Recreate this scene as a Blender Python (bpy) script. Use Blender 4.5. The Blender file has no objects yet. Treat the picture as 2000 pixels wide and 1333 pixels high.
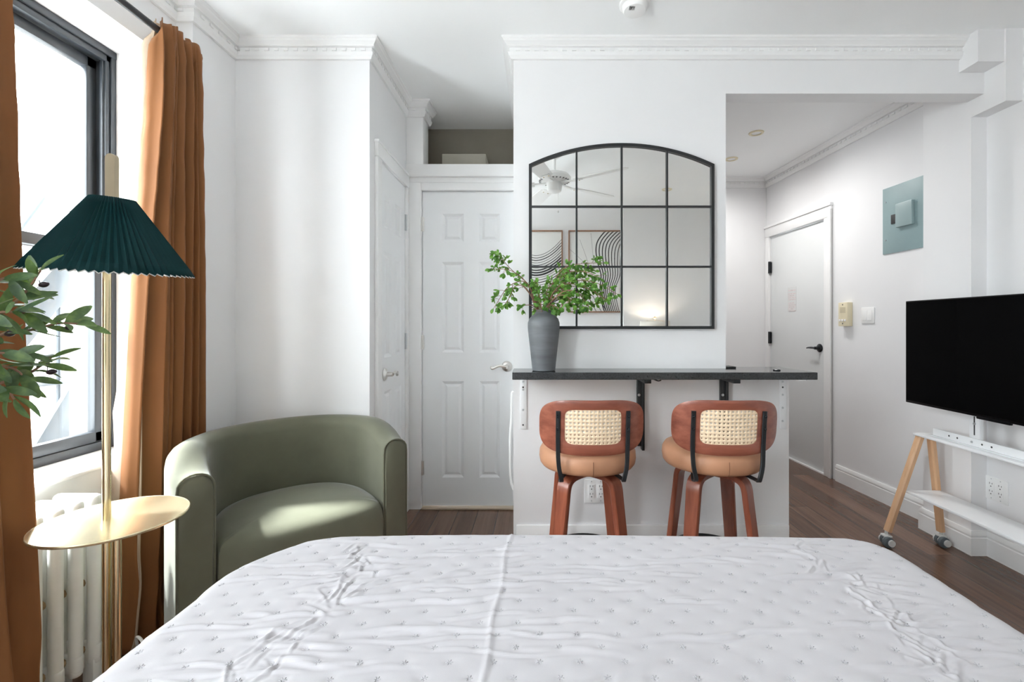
import bpy, bmesh, math, random
import numpy as np
from mathutils import Vector, Matrix, noise
random.seed(7)
R = math.radians
PI = math.pi
sc = bpy.context.scene
COL = sc.collection
V = Vector
F, VX, VY, CH = 889.0, 1050.0, 636.0, 1.174      # focal length in px, vanishing point, camera height

def at(px, py, D):
    """room point seen at photo pixel (px, py) standing D metres away"""
    return V(((px - VX) * D / F, D, CH - (py - VY) * D / F))

# ---------------------------------------------------------------- materials
def new_mat(name):
    m = bpy.data.materials.new(name); m.use_nodes = True
    nt = m.node_tree; nt.nodes.clear()
    out = nt.nodes.new('ShaderNodeOutputMaterial')
    b = nt.nodes.new('ShaderNodeBsdfPrincipled')
    nt.links.new(b.outputs[0], out.inputs[0])
    return m, nt, b, out

def mapped(nt, scale=(1, 1, 1), rot=(0, 0, 0)):
    tc = nt.nodes.new('ShaderNodeTexCoord'); mp = nt.nodes.new('ShaderNodeMapping')
    mp.inputs['Scale'].default_value = scale; mp.inputs['Rotation'].default_value = rot
    nt.links.new(tc.outputs['Object'], mp.inputs['Vector'])
    return mp.outputs[0]

def noise_tex(nt, vec, scale, detail=4, rough=.55):
    n = nt.nodes.new('ShaderNodeTexNoise')
    n.inputs['Scale'].default_value = scale; n.inputs['Detail'].default_value = detail
    n.inputs['Roughness'].default_value = rough
    nt.links.new(vec, n.inputs['Vector']); return n.outputs['Fac']

def ramp(nt, fac, stops):
    r = nt.nodes.new('ShaderNodeValToRGB')
    e = r.color_ramp.elements
    while len(e) < len(stops): e.new(.5)
    for i, (p, c) in enumerate(stops):
        e[i].position = p; e[i].color = (*c, 1)
    nt.links.new(fac, r.inputs[0]); return r.outputs[0]

def bump(nt, b, h, strength, dist=.002):
    bp = nt.nodes.new('ShaderNodeBump'); bp.inputs['Strength'].default_value = strength
    bp.inputs['Distance'].default_value = dist
    nt.links.new(h, bp.inputs['Height']); nt.links.new(bp.outputs[0], b.inputs['Normal'])

def M(name, col, rough=.5, metal=0., var=.06, vscale=8., bscale=0., bstr=.15, sheen=0., spec=.5, stretch=(1, 1, 1), coat=0.):
    m, nt, b, out = new_mat(name)
    vec = mapped(nt, stretch)
    f = noise_tex(nt, vec, vscale)
    c0 = tuple(max(0, c * (1 - var)) for c in col); c1 = tuple(min(1, c * (1 + var)) for c in col)
    nt.links.new(ramp(nt, f, [(.3, c0), (.7, c1)]), b.inputs['Base Color'])
    b.inputs['Roughness'].default_value = rough; b.inputs['Metallic'].default_value = metal
    b.inputs['Specular IOR Level'].default_value = spec
    if sheen:
        b.inputs['Sheen Weight'].default_value = sheen; b.inputs['Sheen Roughness'].default_value = .4
    if coat: b.inputs['Coat Weight'].default_value = coat; b.inputs['Coat Roughness'].default_value = .15
    if bscale: bump(nt, b, noise_tex(nt, vec, bscale, 3), bstr)
    return m

def wood(name, c0, c1, rough, axis='z', scale=30., coat=0.):
    m, nt, b, out = new_mat(name)
    st = {'x': (.06, 1, 1), 'y': (1, .06, 1), 'z': (1, 1, .06)}[axis]
    vec = mapped(nt, st)
    f = noise_tex(nt, vec, scale, 6, .6)
    nt.links.new(ramp(nt, f, [(.28, c0), (.72, c1)]), b.inputs['Base Color'])
    b.inputs['Roughness'].default_value = rough
    if coat: b.inputs['Coat Weight'].default_value = coat; b.inputs['Coat Roughness'].default_value = .2
    bump(nt, b, f, .08, .001)
    return m

def translucent(name, col, tcol, fac, rough=.8, sheen=0., bscale=0., stretch=(1, 1, 1), spec=.5):
    m, nt, b, out = new_mat(name)
    vec = mapped(nt, stretch)
    f = noise_tex(nt, vec, 6.)
    nt.links.new(ramp(nt, f, [(.3, tuple(c * .88 for c in col)), (.7, tuple(min(1, c * 1.1) for c in col))]), b.inputs['Base Color'])
    b.inputs['Roughness'].default_value = rough; b.inputs['Specular IOR Level'].default_value = spec
    if sheen: b.inputs['Sheen Weight'].default_value = sheen
    if bscale: bump(nt, b, noise_tex(nt, vec, bscale, 3), .06)
    t = nt.nodes.new('ShaderNodeBsdfTranslucent'); t.inputs['Color'].default_value = (*tcol, 1)
    mx = nt.nodes.new('ShaderNodeMixShader'); mx.inputs[0].default_value = fac
    nt.links.new(b.outputs[0], mx.inputs[1]); nt.links.new(t.outputs[0], mx.inputs[2])
    nt.links.new(mx.outputs[0], out.inputs[0])
    return m

mt = {}
mt['wall'] = M('wall_paint', (.83, .83, .835), .6, var=.012, vscale=3, bscale=140, bstr=.05)
mt['ceil'] = M('ceiling_paint', (.945, .955, .955), .7, var=.01, vscale=2, bscale=90, bstr=.05)
mt['trim'] = M('white_trim_paint', (.87, .87, .865), .35, var=.012, vscale=4, bscale=60, bstr=.04)
mt['door'] = M('white_door_paint', (.85, .86, .865), .38, var=.01, vscale=3, bscale=50, bstr=.05)
mt['entry'] = M('grey_white_door_paint', (.76, .78, .78), .4, var=.015, vscale=3)
mt['loft'] = M('loft_shade_tone', (.27, .245, .20), .9, var=.1, vscale=3)  # dark tone stands for the shade inside the unlit loft
mt['card'] = M('beige_board', (.42, .395, .33), .8, var=.05)
mt['nickel'] = M('satin_nickel', (.74, .72, .69), .28, 1., var=.03)
mt['steel'] = M('zinc_steel', (.6, .62, .63), .35, 1., var=.05, vscale=20)
mt['black'] = M('black_metal', (.016, .018, .02), .38, 0., var=.1, bscale=200, bstr=.05)
mt['blackgloss'] = M('black_lacquer', (.012, .014, .017), .25, var=.1)
mt['brass'] = M('brushed_brass', (.88, .74, .47), .2, 1., var=.05, vscale=30, stretch=(1, 1, .05))
mt['brasstop'] = M('brushed_brass_tray', (.92, .80, .53), .24, .92, var=.04, vscale=60, stretch=(1, .05, 1))
mt['winframe'] = M('dark_grey_window_paint', (.026, .031, .037), .4, var=.1, vscale=12, bscale=60, bstr=.1)
mt['velvet'] = M('olive_velvet', (.130, .131, .090), .75, var=.12, vscale=5, sheen=.32, bscale=260, bstr=.1, spec=.3)
mt['plinth'] = M('dark_base', (.03, .03, .028), .6)
mt['leather'] = M('tan_leather', (.50, .25, .14), .5, var=.07, vscale=10, bscale=120, bstr=.1)
mt['cherry'] = wood('reddish_walnut', (.20, .052, .03), (.40, .128, .076), .36, 'x', 34, .5)
mt['cherryleg'] = wood('reddish_walnut_leg', (.17, .038, .019), (.35, .10, .05), .36, 'z', 34, .5)
mt['oak'] = wood('light_beech', (.60, .35, .19), (.74, .47, .28), .5, 'z', 24)
mt['rattan'] = M('cane_webbing', (.92, .72, .50), .6, var=.04, vscale=90)
mt['granite'] = M('black_countertop', (.024, .026, .027), .12, var=.6, vscale=160)
mt['whitemetal'] = M('white_powder_coat', (.86, .87, .88), .35, var=.01)
mt['plastic'] = M('white_plastic', (.88, .88, .87), .35, var=.01)
mt['ivory'] = M('ivory_plastic', (.78, .70, .50), .45, var=.03)
mt['ivorydark'] = M('ivory_recess', (.50, .44, .30), .5, var=.03)
mt['greenbox'] = M('grey_green_panel_paint', (.27, .375, .385), .42, var=.05, vscale=4)
mt['greendoor'] = M('grey_green_panel_door', (.32, .42, .425), .35, var=.03, vscale=4)
mt['slot'] = M('dark_slot', (.04, .04, .04), .6)
mt['screen'] = M('tv_screen', (.0008, .0008, .001), .05, var=.0, spec=.06)
mt['tvbody'] = M('tv_bezel', (.003, .003, .0035), .35, spec=.15)
mt['wheel'] = M('grey_rubber', (.10, .12, .13), .6)
mt['hub'] = M('caster_grey', (.62, .62, .60), .4)
mt['vase'] = M('charcoal_ceramic', (.135, .145, .155), .5, var=.28, vscale=7, bscale=30, bstr=.2, stretch=(.5, .5, 3))
mt['twig'] = M('brown_twig', (.27, .15, .095), .7, var=.25, vscale=40)
mt['radiator'] = M('old_white_radiator_paint', (.80, .80, .77), .3, var=.05, vscale=9, bscale=30, bstr=.1)
mt['rust'] = M('rusty_nipple', (.36, .25, .14), .7, var=.4, vscale=60)
mt['paper'] = M('art_paper', (.80, .80, .78), .7, var=.01)
mt['ink'] = M('black_ink', (.02, .02, .022), .7)
mt['artframe'] = wood('walnut_frame', (.20, .09, .045), (.33, .17, .09), .5, 'z', 30)
mt['redprint'] = M('faded_red_print', (.76, .68, .68), .7, var=.2, vscale=80)
mt['notice'] = M('notice_paper', (.77, .78, .775), .6, var=.01)
mt['fe'] = M('blue_grey_iron', (.028, .036, .043), .6, var=.15, vscale=15)
mt['mattress'] = M('mattress_cloth', (.8, .8, .8), .8)
mt['bedframe'] = M('bed_frame_fabric', (.35, .34, .33), .8)
mt['shadefab'] = M('linen_shade', (.85, .80, .72), .8)
mt['pot'] = M('terracotta_pot', (.5, .45, .4), .7)
mt['soil'] = M('soil', (.05, .035, .025), .95, bscale=60, bstr=.8)
mt['olive'] = M('olive_fruit', (.03, .014, .022), .3, var=.3, vscale=30)
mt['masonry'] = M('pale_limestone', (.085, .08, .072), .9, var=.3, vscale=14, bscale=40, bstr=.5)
mt['facade'] = M('beige_facade', (.30, .285, .26), .9, var=.12, vscale=1.5, bscale=20, bstr=.4)
mt['pier'] = M('brown_facade_pier', (.085, .074, .06), .9, var=.2, vscale=2)
mt['threshold'] = wood('threshold_oak', (.42, .33, .24), (.58, .48, .36), .5, 'x', 20)
mt['whitefinger'] = M('white_felt', (.85, .85, .83), .7)
mt['teal'] = translucent('dark_teal_pleated_fabric', (.007, .040, .043), (.012, .14, .13), .18, .55, spec=.12)
mt['lining'] = M('white_shade_lining', (.8, .8, .78), .7)
mt['rust_curtain'] = translucent('rust_velvet_curtain', (.25, .094, .024), (.38, .13, .025), .12, .75, .1, 60, (1, 1, .4))
mt['curt_lining'] = translucent('beige_curtain_lining', (.60, .48, .36), (.7, .5, .32), .35, .8)
mt['leafa'] = translucent('bright_leaf', (.10, .24, .035), (.22, .45, .05), .28, .4)
mt['leafb'] = translucent('deep_leaf', (.045, .125, .03), (.12, .28, .04), .2, .4)
mt['oliveleaf'] = translucent('olive_leaf', (.045, .085, .05), (.12, .22, .06), .25, .42)

def leaf_mix(name, cols, tcol, fac):
    """leaf colour that differs from leaf to leaf along the plant"""
    m, nt, b, out = new_mat(name)
    f = noise_tex(nt, mapped(nt), 55., 2)
    nt.links.new(ramp(nt, f, cols), b.inputs['Base Color'])
    b.inputs['Roughness'].default_value = .42
    t = nt.nodes.new('ShaderNodeBsdfTranslucent'); t.inputs['Color'].default_value = (*tcol, 1)
    mx = nt.nodes.new('ShaderNodeMixShader'); mx.inputs[0].default_value = fac
    nt.links.new(b.outputs[0], mx.inputs[1]); nt.links.new(t.outputs[0], mx.inputs[2])
    nt.links.new(mx.outputs[0], out.inputs[0]); return m
mt['spray'] = leaf_mix('spray_leaves', [(.32, (.035, .12, .025)), (.5, (.11, .29, .045)), (.68, (.26, .47, .09))], (.25, .5, .07), .3)
mt['oliveleaves'] = leaf_mix('olive_leaves', [(.32, (.028, .06, .042)), (.52, (.07, .125, .062)), (.7, (.17, .25, .09))], (.2, .34, .06), .28)

def floor_mat():
    m, nt, b, out = new_mat('brown_wood_planks')
    vec = mapped(nt, (1, 1, 1), (0, 0, R(90)))
    br = nt.nodes.new('ShaderNodeTexBrick')
    for k, v in (('Scale', 1.), ('Mortar Size', .0016), ('Mortar Smooth', .2), ('Bias', 0.), ('Brick Width', 1.25), ('Row Height', .125)):
        br.inputs[k].default_value = v
    br.inputs['Color1'].default_value = (.115, .064, .044, 1); br.inputs['Color2'].default_value = (.195, .113, .078, 1)
    br.inputs['Mortar'].default_value = (.02, .012, .008, 1)
    nt.links.new(vec, br.inputs['Vector'])
    g = noise_tex(nt, mapped(nt, (1, .05, 1)), 42, 6, .65)
    gr = ramp(nt, g, [(.25, (.62, .6, .58)), (.75, (1.25, 1.22, 1.2))])
    mx = nt.nodes.new('ShaderNodeMix'); mx.data_type = 'RGBA'; mx.blend_type = 'MULTIPLY'; mx.inputs[0].default_value = 1
    nt.links.new(br.outputs['Color'], mx.inputs[6]); nt.links.new(gr, mx.inputs[7])
    nt.links.new(mx.outputs[2], b.inputs['Base Color'])
    b.inputs['Roughness'].default_value = .21
    bump(nt, b, g, .06, .002)
    return m
mt['floor'] = floor_mat()

def glass_mat():
    m, nt, b, out = new_mat('window_glass')
    nt.nodes.remove(b)
    t = nt.nodes.new('ShaderNodeBsdfTransparent'); t.inputs[0].default_value = (.96, .98, .98, 1)
    g = nt.nodes.new('ShaderNodeBsdfGlossy'); g.inputs['Roughness'].default_value = .02
    lw = nt.nodes.new('ShaderNodeLayerWeight'); lw.inputs['Blend'].default_value = .5
    pw = nt.nodes.new('ShaderNodeMath'); pw.operation = 'POWER'; pw.inputs[1].default_value = 5
    fr = nt.nodes.new('ShaderNodeMath'); fr.operation = 'MULTIPLY_ADD'; fr.inputs[1].default_value = .6; fr.inputs[2].default_value = .03
    nt.links.new(lw.outputs['Facing'], pw.inputs[0]); nt.links.new(pw.outputs[0], fr.inputs[0])
    mx = nt.nodes.new('ShaderNodeMixShader')
    nt.links.new(fr.outputs[0], mx.inputs[0]); nt.links.new(t.outputs[0], mx.inputs[1]); nt.links.new(g.outputs[0], mx.inputs[2])
    nt.links.new(mx.outputs[0], out.inputs[0]); return m
mt['glass'] = glass_mat()

def mirror_mat():
    m, nt, b, out = new_mat('mirror_silver')
    nz = noise_tex(nt, mapped(nt), 3.)
    nt.links.new(ramp(nt, nz, [(.3, (.86, .875, .865)), (.7, (.88, .89, .88))]), b.inputs['Base Color'])
    b.inputs['Metallic'].default_value = 1; b.inputs['Roughness'].default_value = .012; return m
mt['mirror'] = mirror_mat()

def quilt_mat():
    m, nt, b, out = new_mat('pale_lilac_grey_quilt')
    vec = mapped(nt)
    f = noise_tex(nt, vec, 5.)
    nt.links.new(ramp(nt, f, [(.3, (.49, .475, .495)), (.7, (.53, .515, .535))]), b.inputs['Base Color'])
    b.inputs['Roughness'].default_value = .62
    b.inputs['Sheen Weight'].default_value = .15
    bump(nt, b, noise_tex(nt, vec, 900, 2), .12, .001)
    return m
mt['quilt'] = quilt_mat()
mt['thread'] = M('quilt_thread', (.47, .46, .485), .8)

# ---------------------------------------------------------------- mesh builder
class MB:
    def __init__(s): s.bm = bmesh.new()
    def _new(s, verts, faces):
        vs = [s.bm.verts.new(v) for v in verts]
        out = []
        for f in faces:
            try: out.append(s.bm.faces.new([vs[i] for i in f]))
            except ValueError: pass
        return vs, out
    def box(s, lo, hi, bev=0., seg=2, mat=None):
        x0, y0, z0 = (min(a, b) for a, b in zip(lo, hi)); x1, y1, z1 = (max(a, b) for a, b in zip(lo, hi))
        v = [V((x, y, z)) for z in (z0, z1) for y in (y0, y1) for x in (x0, x1)]
        if mat is not None: v = [mat @ p for p in v]
        vs, fs = s._new(v, [(0, 2, 3, 1), (4, 5, 7, 6), (0, 1, 5, 4), (2, 6, 7, 3), (0, 4, 6, 2), (1, 3, 7, 5)])
        if bev:
            es = {e for f in fs for e in f.edges}
            bmesh.ops.bevel(s.bm, geom=list(es), offset=bev, segments=seg, profile=.5, affect='EDGES')
        return s
    def tube(s, pts, r, n=12, closed=False, cap=True, flat=None, up=None):
        """sweep a circle (or a flat=(w,t) rectangle-ish section) along pts; r may be a list"""
        pts = [V(p) for p in pts]; m = len(pts)
        rs = r if isinstance(r, (list, tuple)) else [r] * m
        tan = []
        for i in range(m):
            a = pts[(i - 1) % m] if (closed or i > 0) else pts[i]
            b = pts[(i + 1) % m] if (closed or i < m - 1) else pts[i]
            t = (b - a); tan.append(t.normalized() if t.length > 1e-9 else V((0, 0, 1)))
        u = V(up) if up else (V((0, 0, 1)) if abs(tan[0].z) < .9 else V((1, 0, 0)))
        nrm = (u - tan[0] * u.dot(tan[0])).normalized()
        rings = []
        for i in range(m):
            nrm = (nrm - tan[i] * nrm.dot(tan[i])).normalized()
            bi = tan[i].cross(nrm)
            ring = []
            if flat:
                w, t = flat; c = min(w, t) * .22
                sec = [(w/2, t/2-c), (w/2-c, t/2), (-w/2+c, t/2), (-w/2, t/2-c), (-w/2, -t/2+c), (-w/2+c, -t/2), (w/2-c, -t/2), (w/2, -t/2+c)]
                k = rs[i]
                ring = [s.bm.verts.new(pts[i] + bi * a * k + nrm * b * k) for a, b in sec]
            else:
                ring = [s.bm.verts.new(pts[i] + (bi * math.cos(2*PI*j/n) + nrm * math.sin(2*PI*j/n)) * rs[i]) for j in range(n)]
            rings.append(ring)
        k = len(rings[0])
        for i in range(m if closed else m - 1):
            A, B = rings[i], rings[(i + 1) % m]
            for j in range(k):
                s.bm.faces.new((A[j], A[(j+1) % k], B[(j+1) % k], B[j]))
        if cap and not closed:
            s.bm.faces.new(list(reversed(rings[0]))); s.bm.faces.new(rings[-1])
        return s
    def lathe(s, prof, n=32, o=(0, 0, 0), mat=None, loop=False):
        o = V(o); rings = []
        for r, z in prof:
            if r < 1e-6:
                p = V((0, 0, z)); p = (mat @ p) if mat else p
                rings.append([s.bm.verts.new(p + o)])
            else:
                ring = []
                for j in range(n):
                    p = V((r * math.cos(2*PI*j/n), r * math.sin(2*PI*j/n), z)); p = (mat @ p) if mat else p
                    ring.append(s.bm.verts.new(p + o))
                rings.append(ring)
        if loop: rings.append(rings[0])
        for A, B in zip(rings, rings[1:]):
            if len(A) == 1 and len(B) == 1: continue
            for j in range(n):
                a0, a1 = A[j % len(A)], A[(j+1) % len(A)]; b0, b1 = B[j % len(B)], B[(j+1) % len(B)]
                q = [a0, a1, b1, b0]; q2 = []
                for v in q:
                    if v not in q2: q2.append(v)
                if len(q2) > 2: s.bm.faces.new(q2)
        for ring, rev in () if loop else ((rings[0], True), (rings[-1], False)):
            if len(ring) > 2: s.bm.faces.new(list(reversed(ring)) if rev else ring)
        return s
    def prism(s, poly, fn0, fn1):
        """polygon (list of 2-D points) placed by fn0 and fn1, joined by sides"""
        A = [s.bm.verts.new(fn0(*p)) for p in poly]; B = [s.bm.verts.new(fn1(*p)) for p in poly]
        n = len(poly)
        s.bm.faces.new(list(reversed(A))); s.bm.faces.new(B)
        for j in range(n): s.bm.faces.new((A[j], A[(j+1) % n], B[(j+1) % n], B[j]))
        return s
    def grid(s, fn, nu, nv, cu=False):
        g = [[s.bm.verts.new(fn(i / (nu if cu else nu - 1), j / (nv - 1))) for j in range(nv)] for i in range(nu)]
        for i in range(nu if cu else nu - 1):
            for j in range(nv - 1):
                a, b = g[i], g[(i + 1) % nu]
                s.bm.faces.new((a[j], b[j], b[j+1], a[j+1]))
        return g
    def build(s, name, mat, parent=None, local=False, angle=35, mods=()):
        bm = s.bm
        bmesh.ops.recalc_face_normals(bm, faces=bm.faces[:])
        org = V((0, 0, 0))
        if parent is not None and not local:
            bm.transform(WM[parent.name].inverted())
        elif parent is None and bm.verts:
            xs = [v.co.x for v in bm.verts]; ys = [v.co.y for v in bm.verts]; zs = [v.co.z for v in bm.verts]
            org = V(((min(xs)+max(xs))/2, (min(ys)+max(ys))/2, min(zs)))
            bm.transform(Matrix.Translation(-org))
        me = bpy.data.meshes.new(name); bm.to_mesh(me); bm.free()
        me.polygons.foreach_set('use_smooth', [True] * len(me.polygons))
        if angle < 180: me.set_sharp_from_angle(angle=R(angle))
        me.materials.append(mat)
        o = bpy.data.objects.new(name, me); COL.objects.link(o)
        if parent is not None:
            o.parent = parent; WM[o.name] = WM[parent.name]
        else:
            o.location = org; WM[o.name] = Matrix.Translation(org)
        return o

WM = {}
def tag(o, label, cat, group=None, kind=None):
    o['label'] = label; o['category'] = cat
    if group: o['group'] = group
    if kind: o['kind'] = kind
    return o
def thing(name, loc, label, cat, rz=0., group=None, kind=None):
    o = bpy.data.objects.new(name, None); COL.objects.link(o)
    o.location = loc; o.rotation_euler = (0, 0, rz); o.empty_display_size = .1
    WM[o.name] = Matrix.Translation(V(loc)) @ Matrix.Rotation(rz, 4, 'Z')
    return tag(o, label, cat, group, kind)
def struct(o, label, cat): return tag(o, label, cat, kind='structure')
def copy_thing(root, loc, rz=0.):
    def rec(o, par):
        c = o.copy(); COL.objects.link(c)
        if par is not None: c.parent = par
        for ch in [x for x in COL.objects if x.parent is o]: rec(ch, c)
        return c
    r = rec(root, None); r.location = loc; r.rotation_euler = (0, 0, rz)
    return r
def boxes(name, mat, lst, parent=None, bev=0.):
    m = MB()
    for lo, hi in lst: m.box(lo, hi, bev)
    return m.build(name, mat, parent)
def smooth_path(pts, n=6):
    """Catmull-Rom through pts"""
    P = [V(p) for p in pts]; P = [2*P[0]-P[1]] + P + [2*P[-1]-P[-2]]; out = []
    for i in range(1, len(P) - 2):
        for k in range(n):
            t = k / n; a, b, c, d = P[i-1], P[i], P[i+1], P[i+2]
            out.append(.5*((2*b)+(c-a)*t+(2*a-5*b+4*c-d)*t*t+(3*b-a-3*c+d)*t**3))
    out.append(P[-2]); return out

# ================================================================ ROOM
CZ = 2.584                 # ceiling
YB = 2.262                 # face of the counter wall / left back wall
XL, XLF = -1.573, -1.5     # left wall, its far furred-out stretch
XA = -.835                 # alcove side wall
YC = 2.92                  # closet door wall
YR, XR = -1.0, 2.30
YH = 4.367
def hallx(y): return 2.263 - .073 * (y - 3.446)

struct(boxes('floor', mt['floor'], [((-2.0, -1.2, -.08), (2.5, 4.6, 0))]), 'glossy brown wood plank floor', 'floor')
struct(boxes('ceiling', mt['ceil'], [((-2.05, -1.2, CZ), (2.5, 4.6, CZ + .1))]), 'flat white painted ceiling', 'ceiling')
# left wall with the window opening and an added one for daylight
W1 = (.95, 1.90); W2_ADDED = (-.85, .15); WZ = (.66, 2.31)
XO = -1.84
ll = []
for y0, y1 in ((YR - .1, W2_ADDED[0]), (W2_ADDED[1], W1[0]), (W1[1], YB + .1)): ll.append(((XO, y0, 0), (XL, y1, CZ)))
for w in (W1, W2_ADDED):
    ll.append(((XO, w[0], 0), (XL, w[1], WZ[0]))); ll.append(((XO, w[0], WZ[1]), (XL, w[1], CZ)))
ll.append(((XL, 1.98, 0), (XLF, YB + .1, CZ)))
struct(boxes('wall_left', mt['wall'], ll), 'white wall with the window and the curtains', 'wall')
lm = []
for y0, y1 in ((YR - .3, W2_ADDED[0] + .02), (W2_ADDED[1] - .02, W1[0] + .02), (W1[1] - .02, YB + .5)): lm.append(((-1.935, y0, -.5), (XO, y1, 3.0)))
for w in (W1, W2_ADDED):
    lm.append(((-1.935, w[0], -.5), (XO, w[1], WZ[0] - .03))); lm.append(((-1.935, w[0], WZ[1] + .3), (XO, w[1], 3.0)))
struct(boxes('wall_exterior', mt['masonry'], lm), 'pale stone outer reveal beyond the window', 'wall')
struct(boxes('wall_back_left', mt['wall'], [((XL, YB, 0), (XA, YB + .1, CZ))]), 'white back wall behind the green chair', 'wall')
# alcove side wall with the door opening
DA = (2.395, 2.862); DAZ = 2.045
struct(boxes('wall_alcove', mt['wall'], [((XA - .1, YB + .1, 0), (XA, DA[0], CZ)), ((XA - .1, DA[1], 0), (XA, YC + .7, CZ)), ((XA - .1, DA[0], DAZ), (XA, DA[1], CZ))]),
       'white side wall of the closet alcove', 'wall')
DC = ((825 - VX) * YC / F, (1012 - VX) * YC / F); DCZ = 2.032
struct(boxes('wall_closet', mt['wall'], [((XA, YC + .012, 0), (DC[0], YC + .1, 2.17)), ((DC[1], YC + .012, 0), (0.0, YC + .1, 2.17)), ((DC[0], YC + .012, DCZ), (DC[1], YC + .1, 2.17)),
       ((XA, YC + .012, 2.17), (-.745, YC + .09, CZ - .002))]), 'white wall around the closet door', 'wall')
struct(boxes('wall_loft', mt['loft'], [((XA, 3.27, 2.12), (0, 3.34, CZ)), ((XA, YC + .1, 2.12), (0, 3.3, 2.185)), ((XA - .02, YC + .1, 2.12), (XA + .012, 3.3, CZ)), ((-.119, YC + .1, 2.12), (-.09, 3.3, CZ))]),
       'storage loft above the closet door with shade put into its colour', 'wall')
struct(boxes('trim_1', mt['trim'], [((XA + .001, YC - .045, 2.118), (-.121, YC + .012, 2.195)), ((XA + .001, YC - .02, 2.085), (-.121, YC + .012, 2.118))], bev=.003),
       'white ledge moulding above the closet door', 'trim')
struct(boxes('trim_2', mt['trim'], [((XA + .001, YC - .035, 2.1955), (-.725, YC + .1, CZ - .001))], bev=.003), 'white corner post beside the loft opening', 'trim')
b = boxes('trim_3', mt['trim'], [((XA + .006, YC - .022, 0), (DC[0] - .004, YC + .011, 2.085)), ((DC[0] - .004, YC - .022, DCZ + .004), (-.121, YC + .011, 2.085))], bev=.004)
struct(b, 'white casing around the closet door', 'trim')
# counter wall : low wall + upper wall + header beam
struct(boxes('wall_counter', mt['wall'], [((-.12, YB, .0), (.935, YB + .09, CZ)), ((.935, YB, 0), (1.249, YB + .09, .925)), ((-.12, YB + .09, 0), (-.02, YH, CZ))]),
       'white wall that carries the arched mirror and the counter', 'wall')
struct(boxes('wall_header', mt['wall'], [((.935, YB, 2.327), (2.32, YB + .09, CZ))]), 'white ceiling beam above the passage to the hall', 'wall')
struct(boxes('trim_4', mt['trim'], [((-.105, YB - .012, 0), (1.245, YB, .185))], bev=.003), 'white baseboard along the counter wall', 'baseboard')
# boxed pipe chases top right
struct(boxes('trim_5', mt['wall'], [((2.094, 2.165, 2.431), (2.22, YB, CZ))]), 'small boxed-in duct under the ceiling', 'trim')
struct(boxes('trim_6', mt['wall'], [((2.22, 2.157, 2.24), (XR, 2.33, CZ))]), 'larger boxed-in duct in the upper corner', 'trim')
# right walls
struct(boxes('wall_right', mt['wall'], [((XR, YR - .1, 0), (XR + .1, 2.33, CZ))]), 'white wall behind the television', 'wall')
struct(boxes('wall_pilaster', mt['wall'], [((2.22, 2.33, 0), (XR + .1, 2.62, CZ))]), 'white pilaster where the beam meets the wall', 'wall')
m = MB()
ED = (3.567, 4.30); EZ = 2.01
def hall_slab(m, y0, y1, z0, z1, x_in=0., th=.1):
    poly = [(hallx(y0) + x_in, y0), (hallx(y1) + x_in, y1), (hallx(y1) + x_in + th, y1), (hallx(y0) + x_in + th, y0)]
    m.prism(poly, lambda x, y: V((x, y, z0)), lambda x, y: V((x, y, z1)))
hall_slab(m, 2.62, ED[0], 0, CZ); hall_slab(m, ED[1], YH + .1, 0, CZ); hall_slab(m, ED[0], ED[1], EZ, CZ)
struct(m.build('wall_hall', mt['wall']), 'white hall wall with the breaker panel', 'wall')
struct(boxes('wall_hall_end', mt['wall'], [((-.12, YH, 0), (2.4, YH + .1, CZ))]), 'white wall at the end of the hall', 'wall')
struct(boxes('wall_rear', mt['wall'], [((XL - .1, YR - .1, 0), (XR + .1, YR, CZ)), ((1.025, YR, 0), (XR, YR + .07, CZ))]), 'white wall behind the bed with the framed prints', 'wall')

# baseboards
PB = [(0, 0), (.016, 0), (.016, .088), (.011, .091), (.011, .097), (.015, .100), (.015, .108), (.008, .124), (0, .124)]
def sweep(name, path, prof, mat, z0=0., sgn=1, dentil=None, parent=None, closed_ends=True):
    """profile (projection, height) swept along a plan polyline, room on the right of travel"""
    n = len(path); P = [V((p[0], p[1], 0)) for p in path]
    nr = []
    for a, b in zip(P, P[1:]):
        t = (b - a).normalized(); nr.append(V((t.y, -t.x, 0)))
    mi = []
    for i in range(n):
        if i == 0: mi.append(nr[0])
        elif i == n - 1: mi.append(nr[-1])
        else:
            s_ = nr[i-1] + nr[i]; mi.append(s_ / max(.2, 1 + nr[i-1].dot(nr[i])))
    m = MB(); rings = []
    for i in range(n):
        rings.append([m.bm.verts.new(P[i] + mi[i] * p + V((0, 0, z0 + sgn * h))) for p, h in prof])
    k = len(prof)
    for A, B in zip(rings, rings[1:]):
        for j in range(k): m.bm.faces.new((A[j], A[(j+1) % k], B[(j+1) % k], B[j]))
    m.bm.faces.new(rings[0]); m.bm.faces.new(rings[-1])
    if dentil:
        sp, w, p0, p1, h0, h1 = dentil
        for (a, b), nn in zip(zip(P, P[1:]), nr):
            L = (b - a).length; t = (b - a).normalized(); c = max(1, int((L - .02) / sp))
            for q in range(c):
                o = a + t * (L * (q + .5) / c)
                v = []
                for hh in (h0, h1):
                    for pp in (p0, p1):
                        for tt in (-w/2, w/2): v.append(o + t * tt + nn * pp + V((0, 0, z0 + sgn * hh)))
                m._new(v, [(0, 1, 3, 2), (4, 6, 7, 5), (0, 4, 5, 1), (2, 3, 7, 6), (0, 2, 6, 4), (1, 5, 7, 3)])
    return m.build(name, mat, parent, angle=25)
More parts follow.
